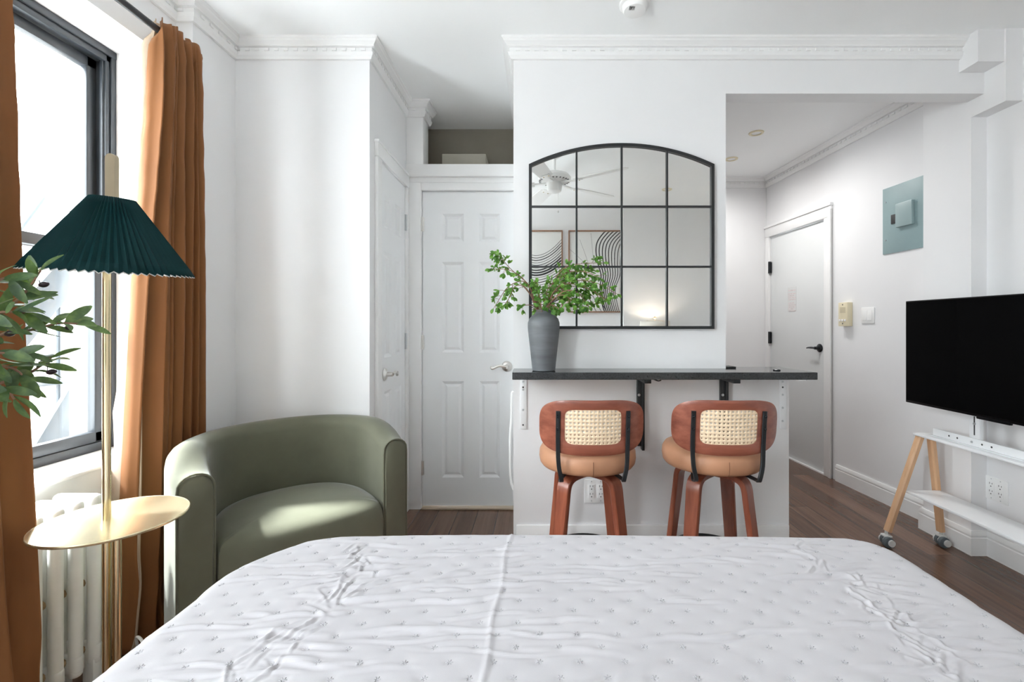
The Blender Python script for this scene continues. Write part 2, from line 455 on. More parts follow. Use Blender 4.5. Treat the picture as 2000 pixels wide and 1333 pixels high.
struct(sweep('baseboard_right', [(hallx(3.44), 3.44), (hallx(2.62) - .0, 2.60), (2.22, 2.62), (2.22, 2.33), (2.30, 2.33), (2.30, YR)][0:1] + [(hallx(2.62), 2.62), (2.22, 2.62), (2.22, 2.33), (2.30, 2.33), (2.30, YR + .07)], PB, mt['trim']),
       'white baseboard along the hall wall and the right wall', 'baseboard')
# crown moulding
PC = [(0, 0), (.056, 0), (.056, .008), (.049, .013), (.046, .02), (.036, .028), (.031, .034), (.031, .038), (.019, .040), (.019, .060), (.026, .063), (.022, .078), (.015, .086), (.012, .092), (0, .092)]
DT = (.045, .021, .015, .025, .044, .057)
struct(sweep('trim_7', [(XL, YR), (XL, 1.98), (XLF, 1.98), (XLF, YB), (XA, YB), (XA, YC - .036), (-.726, YC - .036), (-.726, YC + .1)], PC, mt['trim'], CZ, -1, DT),
       'white dentil crown moulding around the left wall and alcove', 'crown moulding')
struct(sweep('trim_8', [(-.12, YC + .3), (-.12, YB), (2.094, YB)], PC, mt['trim'], CZ, -1, DT), 'white dentil crown moulding above the mirror', 'crown moulding')
struct(sweep('trim_9', [(-.02, YH), (hallx(YH), YH), (hallx(2.62), 2.62)], PC, mt['trim'], CZ, -1, DT), 'white dentil crown moulding along the hall', 'crown moulding')

# ---------------------------------------------------------------- doors
def panel_leaf(name, parent, W, H, T, cols, rows, tf, mat):
    """six-panel leaf: tf maps (u across, w depth towards the viewer, v up)"""
    m = MB()
    def bx(u0, u1, v0, v1, w0, w1):
        v = [tf(u, w, z) for z in (v0, v1) for w in (w0, w1) for u in (u0, u1)]
        m._new(v, [(0, 2, 3, 1), (4, 5, 7, 6), (0, 1, 5, 4), (2, 6, 7, 3), (0, 4, 6, 2), (1, 3, 7, 5)])
    us = [0] + [c for p in cols for c in p] + [W]; vs = [0] + [c for p in rows for c in p] + [H]
    for a, b in zip(us[0::2], us[1::2]): bx(a, b, 0, H, -T, 0)
    for ca, cb in cols:
        for a, b in zip(vs[0::2], vs[1::2]): bx(ca, cb, a, b, -T, 0)
        for ra, rb in rows:
            bx(ca, cb, ra, rb, -T + .004, -.009)
            e, f = .016, .034
            def ring(d, w): return [m.bm.verts.new(tf(*q)) for q in ((ca+d, w, ra+d), (cb-d, w, ra+d), (cb-d, w, rb-d), (ca+d, w, rb-d))]
            A, B = ring(0, 0), ring(e, -.0088)
            C_, D_ = ring(e + .004, -.0085), ring(f, -.002)
            for X, Y in ((A, B), (C_, D_)):
                for j in range(4): m.bm.faces.new((X[j], X[(j+1) % 4], Y[(j+1) % 4], Y[j]))
            m.bm.faces.new(D_)
    return m.build(name, mat, parent, angle=20)
def lever(name, parent, o, ex, en, mat, scroll=True, L=.085):
    """rosette at o, lever towards ex, normal en"""
    o, ex, en = V(o), V(ex), V(en); ez = V((0, 0, 1))
    m = MB()
    rot = Matrix((ex, ez, en)).transposed().to_4x4()
    m.lathe([(0, 0), (.034, 0), (.034, .004), (.028, .010), (.014, .014), (.012, .045), (0, .045)], 24, o, rot)
    p = [(0, 0), (.02, .004), (.045, .007), (.068, -.002), (L, -.010), (L + .012, -.006), (L + .008, .006)] if scroll else [(-.008, 0), (.03, .001), (.07, 0), (L + .02, -.004)]
    pts = smooth_path([o + ex * a + ez * b_ + en * .045 for a, b_ in p], 5)
    m.tube(pts, [.0085] * (len(pts) - 8) + [.0075 - .0004 * i for i in range(8)], 10)
    return m.build(name, mat, parent)
def hinge(parent, p, ax, en, mat, h=.09):
    m = MB(); p, ax, en = V(p), V(ax), V(en)
    m.tube([p + V((0, 0, -h/2)) + en * .006, p + V((0, 0, h/2)) + en * .006], .0065, 10)
    for sgn in (-1, 1):
        a = p + ax * sgn * .007
        m.box((-.006, -.0012, -h/2), (.006, .0012, h/2), mat=Matrix.Translation(a + en*.001) @ Matrix((ax, en, V((0, 0, 1)))).transposed().to_4x4())
    return m.build('hinge', mat, parent)
rows = [(.197, .815), (1.0, 1.58), (1.71, 1.891)]
d2 = struct(thing('door_2', (DC[0], YC, 0), 'x', 'door'), 'white six-panel closet door with lever at its right edge', 'door')
Wd = DC[1] - DC[0] - .006
panel_leaf('door_leaf', d2, Wd, DCZ - .02, .035, [(.122, .263), (.362, .493)], [(a - .017, c - .017) for a, c in rows], lambda u, w, v: V((DC[0] + .003 + u, YC - w, .017 + v)), mt['door'])
lever('lever_handle', d2, at(990, 716, YC - .002), (-1, 0, 0), (0, -1, 0), mt['nickel'])
for z in (1.82, 1.065, .26): hinge(d2, (DC[0], YC - .004, z), (1, 0, 0), (0, -1, 0), mt['nickel'])
struct(boxes('trim_10', mt['threshold'], [((DC[0], YC - .03, 0), (DC[1], YC + .06, .012))], bev=.003), 'pale wood threshold strip under the closet door', 'trim')
d1 = struct(thing('door_1', (XA, DA[1], 0), 'x', 'door'), 'white six-panel door on the alcove side wall', 'door')
Wa = DA[1] - DA[0] - .008
panel_leaf('door_leaf', d1, Wa, DAZ - .02, .035, [(.075, .195), (.265, .385)], [(a - .017, c - .017) for a, c in rows], lambda u, w, v: V((XA + .002 + w, DA[0] + .004 + u, .015 + v)), mt['door'])
lever('lever_handle', d1, (XA + .003, 2.475, .908), (0, 1, 0), (1, 0, 0), mt['nickel'], True, .075)
for z in (1.82, 1.075, .325): hinge(d1, (XA + .004, DA[1] - .002, z), (0, 1, 0), (1, 0, 0), mt['steel'], .1)
struct(boxes('trim_11', mt['trim'], [((XA, DA[0] - .062, 0), (XA + .018, DA[0], DAZ)), ((XA, DA[1], 0), (XA + .018, YC - .023, DAZ)), ((XA, DA[0] - .066, DAZ), (XA + .02, YC - .023, DAZ + .085)),
       ((XA, DA[0] - .07, DAZ + .07), (XA + .026, YC - .046, DAZ + .085))], bev=.003), 'white casing around the alcove side door', 'trim')
# entry door on the slanted hall wall
hd = V((-.073, 1, 0)).normalized(); hn = V((-1, -.073, 0)).normalized()     # along the wall, into the hall
def hp(y, z, off=0.): return V((hallx(y), y, z)) + hn * off
def hbox(m, y0, y1, z0, z1, d0, d1, bev=0.):
    a = hp(y0, 0); L = (hp(y1, 0) - a).length
    m.box((0, d0, z0), (L, d1, z1), bev, mat=Matrix.Translation(a) @ Matrix((hd, hn, V((0, 0, 1)))).transposed().to_4x4()); return m
d3 = struct(thing('door_3', hp(ED[1], 0), 'x', 'door'), 'plain grey-white entry door with a black lever', 'door')
hbox(MB(), ED[0] + .004, ED[1] - .004, .012, EZ - .006, -.04, -.004, .002).build('door_leaf', mt['entry'], d3)
lever('lever_handle', d3, hp(ED[0] + .065, .993, -.003), -(-hd), hn, mt['blackgloss'], False, .075)
hbox(MB(), ED[0] + .001, ED[0] + .007, .95, 1.03, -.012, .0005).build('strike_plate', mt['blackgloss'], d3)
hbox(MB(), ED[0] + .02, ED[0] + .03, .96, 1.02, -.004, -.002)
for z in (1.72, 1.06):
    mm = MB(); p = hp(ED[1] - .004, z, .012)
    mm.tube([p + V((0, 0, -.055)), p + V((0, 0, .055))], .013, 12); hbox(mm, ED[1] - .02, ED[1] + .012, z - .05, z + .05, 0., .006)
    mm.build('hinge', mt['blackgloss'], d3)
m = MB()
hbox(m, ED[0] - .085, ED[0] - .005, 0, EZ, 0, .018, .003); hbox(m, ED[0] - .085, ED[0] - .06, 0, EZ + .06, 0, .026, .003)
hbox(m, ED[1] + .004, YH - .004, 0, EZ, 0, .018, .003)
hbox(m, ED[0] - .085, YH - .004, EZ, EZ + .1, 0, .02, .003); hbox(m, ED[0] - .09, YH - .004, EZ + .085, EZ + .108, 0, .03, .003)
struct(m.build('trim_12', mt['trim']), 'white casing around the entry door', 'trim')
struct(hbox(hbox(MB(), ED[0] - .06, YH, 0, .011, -.3, .012), ED[0] - .2, YH + .1, -.0, CZ, -.42, -.3).build('wall_added_backing', mt['trim']), 'white threshold and added unseen wall blocking light behind the entry door', 'wall')  # threshold, plus a wall added to stop daylight leaking under the door
nt_ = thing('door_notice', hp(3.98, 1.3), 'small white notice sheet with faded red print on entry door', 'notice')
hbox(MB(), 3.925, 4.045, 1.30, 1.51, -.0038, -.0028).build('sheet', mt['notice'], nt_)
mm = MB()
for i in range(10):
    z = 1.485 - i * .017 - (.012 if i > 0 else 0) - (.014 if i > 4 else 0)
    hbox(mm, 3.935 + (.02 if i % 3 == 2 else 0), 4.035, z - .009, z, -.0028, -.0024)
mm.build('red_print', mt['redprint'], nt_)

# ---------------------------------------------------------------- windows
def window(n, w, label):
    o = struct(thing('window_%d' % n, (-1.79, (w[0] + w[1]) / 2, WZ[0]), 'x', 'window'), label, 'window')
    y0, y1 = w; z0, z1 = WZ
    m = MB()
    fw = .04
    for a, b_ in (((-1.838, y0, z0), (-1.765, y0 + fw, z1)), ((-1.838, y1 - fw, z0), (-1.765, y1, z1)), ((-1.838, y0, z1 - .055), (-1.765, y1, z1)), ((-1.838, y0, z0), (-1.765, y1, z0 + .045))): m.box(a, b_, .004)
    for yy in (y0 + fw, y1 - fw): m.box((-1.785, yy - .008, z0), (-1.772, yy + .008, z1 - .05), .002)
    m.box((-1.765, y0 - .0, z1 - .03), (-1.755, y1, z1), .003); m.box((-1.765, y1 - .022, z0), (-1.757, y1, z1), .003)
    m.build('frame', mt['winframe'], o)
    def sash(name, x, za, zb, st):
        m = MB(); a0, a1 = y0 + fw + .002, y1 - fw - .002
        for a, b_ in (((x - .016, a0, za), (x + .016, a0 + st, zb)), ((x - .016, a1 - st, za), (x + .016, a1, zb)), ((x - .016, a0, zb - st), (x + .016, a1, zb)), ((x - .016, a0, za), (x + .016, a1, za + st))): m.box(a, b_, .004)
        s_ = m.build(name, mt['winframe'], o)
        boxes('pane', mt['glass'], [((x - .002, a0 + st - .005, za + st - .005), (x + .002, a1 - st + .005, zb - st + .005))], s_)
    sash('upper_sash', -1.815, 1.455, z1 - .057, .042); sash('lower_sash', -1.778 - .004, z0 + .047, 1.50, .042)
    boxes('sill', mt['trim'], [((-1.764, y0 - .0, z0 - .001), (XL + .012, y1, z0 + .012))], o, .003)
    return o
window(1, W1, 'dark grey sash window beside the floor lamp'); window(2, W2_ADDED, 'added dark grey sash window behind the camera for daylight')  # second window is added out of view to let in more daylight

# ---------------------------------------------------------------- outside
fe = thing('exterior_fire_escape', (-2.75, 2.4, 0), 'blue-grey iron fire escape seen through the window', 'fire escape', kind='thing')
def rail(z, r=.016): MB().tube([(-2.8, .2, z), (-2.8, 4.6, z)], r, 8).build('rail', mt['fe'], fe)
rail(1.30, .02); rail(.84); rail(.42)
for i in range(16):
    y = .5 + i * .27
    MB().tube([(-2.8, y, -.4), (-2.8, y, 1.30)], .011, 8).build('baluster', mt['fe'], fe)
boxes('platform', mt['fe'], [((-2.95, .2 + i * .11, -.42), (-2.1, .25 + i * .11, -.40)) for i in range(40)], fe)
def stringer(p0, p1, w, x):
    d = (V(p1) - V(p0)); L = d.length; a = math.atan2(d.z, d.y)
    MB().box((-.012, 0, -w/2), (.012, L, w/2), .003, mat=Matrix.Translation(V(p0)) @ Matrix.Rotation(a, 4, 'X')).build('stair_stringer', mt['fe'], fe)
stringer((-2.6, 2.15, .98), (-2.6, 3.2, 2.36), .15, 0); stringer((-2.6, 1.9, -.3), (-2.6, 2.66, .90), .16, 0); stringer((-2.55, 2.0, -.35), (-2.55, 2.72, .62), .12, 0)
MB().tube([(-3.2, 2.4, 1.05), (-3.2, 3.5, 2.95)], .016, 8).build('handrail', mt['fe'], fe)
fb = thing('exterior_building', (-8, 6, -3), 'pale beige building beyond the fire escape', 'building', kind='thing')
boxes('facade', mt['facade'], [((-9, -4, -3), (-8.2, 18, 2.2))], fb)
for i in range(12): boxes('pier', mt['pier'], [((-8.2, -2.4 + i * 1.7, -3), (-8.0, -1.9 + i * 1.7, 1.6))], fb, .01)

# ---------------------------------------------------------------- curtains
def rod():
    o = thing('curtain_rod', (-1.46, 1.3, 2.312), 'black curtain rod above the window', 'curtain rod')
    MB().tube([(-1.46, .45, 2.312), (-1.46, 1.93, 2.312)], .0125, 14).build('pole', mt['black'], o)
    for y in (.5, 1.92): MB().box((XL, y - .008, 2.29), (-1.455, y + .008, 2.30), .002).box((XL, y - .012, 2.27), (XL + .006, y + .012, 2.35), .002).build('bracket', mt['black'], o)
    return o
rod()
def curtain(name, label, yt, yb, xt, xb, nf, seed, lining_side, ka=1.):
    o = thing(name, ((xt + xb) / 2, sum(yb) / 2, 0), label, 'curtain', group='rust velvet curtains')
    z1, z0 = 2.352, .012
    def pos(u, v, off=0.):
        # v 0 bottom .. 1 top
        t = 1 - v
        z = z0 + (z1 - z0) * v
        y0 = yb[0] + (yt[0] - yb[0]) * v ** .8; y1 = yb[1] + (yt[1] - yb[1]) * v
        w = noise.noise(V((u * 3.1, v * 1.2, seed)))
        ph = 2 * PI * (nf * (u + .035 * w) + .13 * math.sin(2 * PI * u + seed)) + (3.9 if lining_side else 0)
        hd_ = min(1., max(0., (z - 2.26) / .05))
        amp = ka * (.031 + .026 * t ** .7) * (1 - .66 * hd_) 
        f = 2.1 * abs(math.sin(ph / 2)) ** .7 - 1.35 + .28 * math.sin(1.7 * ph + seed) + .3 * noise.noise(V((u * 7, v * 2.4, seed + 4)))
        x = xt + (xb - xt) * t ** 1.3 + amp * f
        y = y0 + (y1 - y0) * u - .35 * amp * math.cos(ph)
        # gathered rod pocket
        band = math.exp(-((z - 2.312) / .016) ** 2)
        x += band * .006 + hd_ * .014
        x += .006 * noise.noise(V((u * 22, z * 14, seed))) * (1 - t) ** 2
        z += .012 * hd_ * noise.noise(V((u * 9, 3, seed))) + (.02 * hd_ * (1 if v == 1 else 0)) * noise.noise(V((u * 6, 9, seed)))
        # crumple and puddle low down
        low = max(0., (.5 - z) / .5)
        x += low ** 1.5 * .05 * noise.noise(V((u * 4 + v * 6, v * 9, seed + 1)))
        y += low ** 2 * .05 * noise.noise(V((u * 3, v * 12, seed + 2)))
        return V((x + off, y, max(.006, z)))
    def mk(nm, mat, off, par, ua=0., ub=1., flare=0.):
        m = MB(); m.grid(lambda a, b_: pos(ua - flare * (1 - b_) + (ub - ua) * a, b_, off), 170, 90)
        c = m.build(nm, mat, par, angle=180)
        md = c.modifiers.new('thick', 'SOLIDIFY'); md.thickness = .003; md.offset = 0
        return c
    mk('fabric', mt['rust_curtain'], 0, o)
    mk('lining', mt['curt_lining'], -.024, o, *((.02, .97, .055) if lining_side else (.03, 1.01, 0.)))
    return o
curtain('curtain', 'rust velvet curtain hanging between the window and the green chair', (1.74, 1.958), (1.605, 1.985), -1.457, -1.472, 6.5, 3.3, True)
curtain('curtain', 'rust velvet curtain at left picture edge, behind the olive branches', (.84, 1.235), (.84, 1.185), -1.46, -1.322, 4.5, 8.1, False, .8)

# ---------------------------------------------------------------- radiator
rad = thing('radiator', (-1.46, 1.2, 0), 'old white cast-iron radiator under the window', 'radiator')
NS = 5
for i in range(NS):
    y = 1.452 - i * .058
    m = MB()
    def col(x, r, zt):
        m.tube(smooth_path([(x, y, .10), (x, y, .14), (x, y, .35), (x, y, zt - .05), (x, y, zt)], 4), [r * .8] + [r] * 15 + [r * .75], 12)
    for x in (-1.415, -1.467, -1.519): col(x, .0175, .62)
    for z in (.135, .605): m.box((-1.54, y - .0165, z - .03), (-1.396, y + .0165, z + .032), .015, 4)
    if i in (0, NS - 1): 
        for x in (-1.42, -1.515): m.box((x - .018, y - .016, 0), (x + .018, y + .016, .12), .005)
    s_ = m.build('section', mt['radiator'], rad)
    if i < NS - 1:
        for z in (.15, .36, .59):
            MB().tube([(-1.44, y - .015, z), (-1.44, y - .043, z)], .014, 10).build('connector', mt['rust' if z < .5 else 'radiator'], s_)

# ---------------------------------------------------------------- floor lamp with tray
LD = 1.25; LX = (223 - VX) / F * LD
lamp = thing('floor_lamp', (LX, LD, 0), 'brass floor lamp with dark green pleated shade and round tray', 'lamp')
MB().lathe([(0, 0), (.14, 0), (.142, .006), (.138, .014), (.02, .02), (0, .02)], 48, (LX, LD, 0)).build('base', mt['brass'], lamp)
MB().tube([(LX - .021, LD, .015), (LX - .021, LD, 1.49)], .0095, 16).build('pole', mt['brass'], lamp)
MB().tube([(LX + .004, LD + .004, .015), (LX + .004, LD + .004, .6366)], .0095, 16).build('tray_post', mt['brass'], lamp)
TR = .166
MB().lathe([(0, .6365), (TR - .004, .6365), (TR, .639), (TR + .001, .643), (TR - .001, .6455), (TR - .004, .6445), (0, .644)], 96, (LX, LD, 0)).build('tray', mt['brasstop'], lamp)
def shade(rb, rt, zb, zt, n, ampb, mat, name, par):
    m = MB()
    def fn(u, v):
        i = round(u * 2 * n)
        s_ = 1 if i % 2 else -1
        r = rb + (rt - rb) * v + s_ * (ampb * (1 - v) + .0025 * v)
        a = 2 * PI * u
        zz = zb + (zt - zb) * v - (.003 * s_ if v == 0 else 0)
        # the shade is tipped a few degrees towards the bed on its joint
        q = Matrix.Rotation(R(5.2), 3, V((.75, .66, 0))) @ V((r * math.cos(a), r * math.sin(a), zz - 1.5))
        return V((LX - .004, LD, 1.5)) + q
    m.grid(fn, 2 * n, 10, True)
    c = m.build(name, mat, par, angle=8)
    md = c.modifiers.new('thick', 'SOLIDIFY'); md.thickness = .0012; md.offset = 0
    return c
sh = shade(.178, .046, 1.322, 1.522, 62, .0042, mt['teal'], 'lamp_shade', lamp)
shade(.1772, .0448, 1.3192, 1.519, 62, .0042, mt['lining'], 'shade_lining', sh)
m = MB()
cap = [(.0115 * math.cos(a), .0115 * math.sin(a) + .0) for a in np.linspace(0, PI, 10)]
poly = [(x, z + 1.633) for x, z in cap] + [(-.0115, 1.50), (.0115, 1.50)]
m.prism(poly, lambda x, z: V((LX - .006 + x * 1.15, LD - .007, z)), lambda x, z: V((LX - .006 + x * 1.15, LD + .007, z)))
m.build('finial', M('pale_wood_finial', (.50, .42, .29), .45, .3), lamp)
m = MB()
for a in (0, 2.1, 4.2): m.tube([(LX - .012, LD, 1.485), (LX - .008 + .044 * math.cos(a), LD + .044 * math.sin(a), 1.512)], .002, 6)
m.build('shade_support', mt['brass'], lamp)
MB().lathe([(0, 1.36), (.02, 1.365), (.03, 1.4), (.024, 1.43), (.014, 1.47), (0, 1.472)], 20, (LX + .012, LD, 0)).build('bulb', mt['plastic'], lamp)
cb = MB().tube(smooth_path([(-1.375, 1.59, .006), (-1.375, 1.565, .07), (-1.36, 1.545, .115), (-1.32, 1.52, .118), (-1.275, 1.49, .085), (-1.24, 1.455, .03), (-1.215, 1.41, .006), (-1.19, 1.34, .006)], 8), .0045, 8).build('extension_cable', mt['plastic'])
tag(cb, 'white cable looping above the floor beside the right curtain', 'cable')

# ---------------------------------------------------------------- olive tree (left edge)
ot = thing('olive_tree', (-1.13, .62, 0), 'potted artificial olive tree reaching in from left picture edge', 'plant')
OB = V((-1.13, .62, 0))
MB().lathe([(0, 0), (.085, 0), (.105, .24), (.112, .26), (.105, .262), (.098, .24), (0, .235)], 36, OB).build('pot', mt['pot'], ot)
MB().lathe([(0, .236), (.092, .236), (.092, .242), (0, .248)], 24, OB).build('soil', mt['soil'], ot)
MB().tube(smooth_path([OB + V((0, 0, .24)), OB + V((.01, .01, .5)), OB + V((-.01, 0, .8)), OB + V((0, .01, 1.05)), OB + V((.01, .02, 1.35))], 6), [.015 - .0003 * i for i in range(25)], 10).build('trunk', mt['twig'], ot)
def leaf_geo(m, p, d, up, L, W, bend, tipw=.0):
    """lens-shaped leaf from p along d with a folded midrib"""
    d = V(d).normalized(); up = V(up); sd = d.cross(up)
    if sd.length < 1e-4: sd = V((1, 0, 0))
    sd.normalize(); nn = sd.cross(d).normalized()
    N = 7; rows_ = []
    for i in range(N):
        t = i / (N - 1); w = W * .5 * max(.04, math.sin(PI * min(1, t * (.96) + .02)) ** (.62 if tipw == 0 else .55))
        if tipw: w = W * .5 * max(.05, math.sin(PI * t ** 1.35 * .97 + .03 * (1 - t)) ** .6)
        c = p + d * L * t - nn * bend * L * t * t
        rows_.append([m.bm.verts.new(c - sd * w + nn * w * .28), m.bm.verts.new(c), m.bm.verts.new(c + sd * w + nn * w * .28)])
    for A, B in zip(rows_, rows_[1:]):
        for j in (0, 1): m.bm.faces.new((A[j], A[j+1], B[j+1], B[j]))
rl = random.Random(11)
def olive_branch(pts, nl, lmin=.042, lmax=.062, olives=()):
    P = smooth_path(pts, 8); n = len(P)
    br = MB().tube(P, [.0035 * (1 - .75 * i / n) + .0008 for i in range(n)], 6).build('branch', mt['twig'], ot)
    m = MB()
    for k in range(nl):
        t = .12 + .88 * (k + rl.random() * .6) / nl; i = min(n - 2, int(t * (n - 1)))
        p = P[i]; dr = (P[i+1] - P[i]).normalized()
        sdv = V((rl.uniform(-1, 1), rl.uniform(-1, 1), rl.uniform(-1, 1))); sdv = (sdv - dr * sdv.dot(dr)).normalized()
        d = dr * rl.uniform(.35, .9) + sdv * rl.uniform(.5, 1.0) + V((0, 0, -.12))
        leaf_geo(m, p, d, V((rl.uniform(-.6, .6), rl.uniform(-1, .2), rl.uniform(.2, 1))), rl.uniform(lmin, lmax), rl.uniform(.015, .021), rl.uniform(-.15, .5))
    d = (P[-1] - P[-2]).normalized()
    leaf_geo(m, P[-1], d + V((0, 0, -.3)), V((0, -.8, .6)), .047, .0145, .2)
    m.build('leaves', mt['oliveleaves'], br, angle=180)
    for px, py, D in olives:
        c = at(px, py, D); q = min(P, key=lambda w: (w - c).length)
        MB().lathe([(0, -.0095), (.0035, -.0085), (.0055, -.004), (.006, 0), (.0053, .004), (.003, .0085), (0, .0095)], 14, c, Matrix.Rotation(R(80), 4, 'Y')).tube(smooth_path([q, (q + c) / 2 + V((0, 0, .004)), c - V((.009, 0, 0))], 4), .0008, 5).build('olive', mt['olive'], br)
hub = OB + V((.01, .02, 1.1))
olive_branch([hub + V((0, 0, .0)), at(-120, 690, .86), at(0, 655, .9), at(60, 645, .93), at(115, 632, .96), at(163, 634, .98)], 17, olives=[(131, 643, .97), (20, 652, .9)])
olive_branch([hub, at(-120, 660, .86), at(-20, 620, .88), at(30, 590, .9), at(58, 560, .92), at(80, 528, .93)], 16, olives=[(86, 556, .925)])
olive_branch([hub + V((0, 0, -.1)), at(-110, 780, .86), at(-10, 752, .9), at(45, 735, .92), at(80, 715, .94), at(100, 700, .95)], 14, olives=[(86, 708, .94), (101, 727, .945)])
olive_branch([hub + V((0, 0, -.1)), at(-110, 720, .84), at(-20, 715, .86), at(25, 720, .88), at(55, 745, .9)], 15)
olive_branch([hub, at(-120, 600, .84), at(-40, 565, .86), at(5, 545, .88), at(25, 548, .89)], 13)
olive_branch([hub, at(-120, 640, .83), at(-50, 620, .83), at(10, 610, .85), at(50, 612, .87)], 17)
olive_branch([hub, at(-140, 690, .82), at(-60, 680, .82), at(0, 690, .84), at(40, 690, .86)], 16)
olive_branch([hub + V((0, 0, -.08)), at(-100, 760, .84), at(-30, 760, .86), at(10, 758, .87), at(28, 780, .88)], 10)
for k in range(7):
    a = rl.uniform(-2.3, -.7); h = rl.uniform(.95, 1.38)
    p0 = OB + V((0, .01, h)); e = V((math.cos(a) * .2, math.sin(a) * .2, rl.uniform(.05, .22)))
    olive_branch([p0, p0 + e * .45 + V((0, 0, .03)), p0 + e * .8, p0 + e * 1.05 - V((0, 0, .02))], 16)

# ---------------------------------------------------------------- green barrel chair
CO = V((-1.166, 1.47, 0)); CRZ = R(42)
ch = thing('barrel_chair', CO, 'olive green velvet barrel armchair in front of the left curtain', 'armchair', CRZ)
CW, CDp, TH = .79, .55, .10
def uxy(s, off):
    """plan of the U: s 0..1 from the left front round to the right front; off = inset from outer face"""
    a = CW/2 - off; b_ = CDp - .12 - off; st = .12
    Ls, Le = st, PI * (a + b_) / 2; T = 2 * Ls + Le; q = s * T
    bul = lambda y: .025 * (1 - off / TH) * math.sin(PI / 2 * min(1, max(0, y) / .16)) * (1 - max(0, min(1, (y - .2) / .3)))
    if q < Ls: return V((CW/2 - a - bul(q), q, 0))
    if q > Ls + Le: y = st - (q - Ls - Le); return V((CW/2 + a + bul(y), y, 0))
    th = PI - PI * (q - Ls) / Le
    x = a * math.copysign(abs(math.cos(th)) ** .88, math.cos(th)); y = st + b_ * abs(math.sin(th)) ** .88
    return V((CW/2 + x + math.copysign(bul(y), x) * min(1, abs(x) / .3), y, 0))
def top_h(y):
    t = min(1, max(0, y / .26)); return .682 + .060 * (t * t * (3 - 2 * t))
def shell():
    m = MB(); NS_ = 90; rings = []
    for i in range(NS_ + 1):
        s_ = i / NS_; po, pi_ = uxy(s_, 0), uxy(s_, TH)
        zt = top_h((po.y + pi_.y) / 2)
        ring = []
        prof = [(0, .035), (0, .25), (0, .5), (0, zt - .05)]
        r = TH / 2
        for k in range(1, 10):
            a = PI * k / 10; prof.append(((1 - math.cos(a)) / 2, zt - .045 + .045 * math.sin(a)))
        prof += [(1, zt - .05), (1.02, .55), (1.0, .42), (1, .25), (1, .035)]
        for f, z in prof:
            p = po.lerp(pi_, f) if f <= 1 else pi_ + (pi_ - po) * (f - 1)
            ring.append(m.bm.verts.new(V((p.x, p.y, z))))
        rings.append(ring)
    k = len(rings[0])
    for A, B in zip(rings, rings[1:]):
        for j in range(k - 1): m.bm.faces.new((A[j], A[j+1], B[j+1], B[j]))
        m.bm.faces.new((A[k-1], A[0], B[0], B[k-1]))
    # slightly pillowed fronts
    for ring, sg in ((rings[0], 1), (rings[-1], -1)):
        cen = sum((v.co for v in ring), V()) / k
        inner = [m.bm.verts.new(cen + (v.co - cen) * .86 + V((0, -.012, 0))) for v in ring]
        for j in range(k): m.bm.faces.new((ring[j], ring[(j+1) % k], inner[(j+1) % k], inner[j]))
        m.bm.faces.new(inner)
    return m.build('back_and_arms', mt['velvet'], ch, local=True, angle=60)
sl = shell()
for s_ in (0., 1.):
    po, pi_ = uxy(s_, -.001), uxy(s_, TH + .001); zt = top_h(0)
    pts = [V((po.x, -.004, .05)), V((po.x, -.004, .3)), V((po.x, -.004, zt - .055))]
    for k in range(1, 10):
        a = PI * k / 10; f = (1 - math.cos(a)) / 2; pts.append(V((po.x + (pi_.x - po.x) * f, -.004, zt - .045 + .046 * math.sin(a))))
    pts += [V((pi_.x, -.004, zt - .055)), V((pi_.x, -.004, .3)), V((pi_.x, -.004, .05))]
    MB().tube(pts, .0035, 8).build('piping', mt['velvet'], sl, local=True)
def cushion():
    m = MB(); n = 64; W0 = CW/2 - TH + .001
    def plan(t, k):
        # outline param 0..1 around; k shrink
        a = 2 * PI * t; c, s_ = math.cos(a), math.sin(a)
        x = W0 * math.copysign(abs(c) ** .8, c)
        if s_ >= 0: y = .12 + (CDp - .12 - TH + .0) * abs(s_) ** .88
        else: 
            y = .12 - (.165) * abs(s_) ** .42
            x = (W0 + (.012 if abs(s_) > .5 else 0)) * math.copysign(abs(c) ** .42, c)
        cx, cy = 0, .16
        return V((CW/2 + cx + (x - cx) * k, cy + (y - cy) * k, 0))
    prof = [(.93, .10), (.985, .13), (1, .20), (1.0, .36), (.995, .395), (.975, .420), (.93, .437), (.8, .449), (.55, .458), (.25, .462), (.02, .463)]
    rings = []
    for k, z in prof:
        ring = []
        for j in range(n):
            p = plan(j / n, k)
            bul = .014 * math.sin(PI * min(1, max(0, (z - .1) / .34))) if p.y < .03 else 0
            p.y -= bul; p.z = z
            ring.append(m.bm.verts.new(p))
        rings.append(ring)
    for A, B in zip(rings, rings[1:]):
        for j in range(n): m.bm.faces.new((A[j], A[(j+1) % n], B[(j+1) % n], B[j]))
    m.bm.faces.new(rings[0]); m.bm.faces.new(rings[-1])
    return m.build('seat_cushion', mt['velvet'], ch, local=True, angle=60)
cushion()
m = MB(); m.box((TH * .6, .03, .03), (CW - TH * .6, .36, .12), .01); m.build('plinth', mt['plinth'], ch, local=True)
for x, y in ((.06, .05), (CW - .06, .05), (.2, .42), (CW - .2, .42)):
    MB().lathe([(0, 0), (.018, 0), (.022, .037), (0, .037)], 14, (x, y, 0)).build('foot', mt['plinth'], ch, local=True)

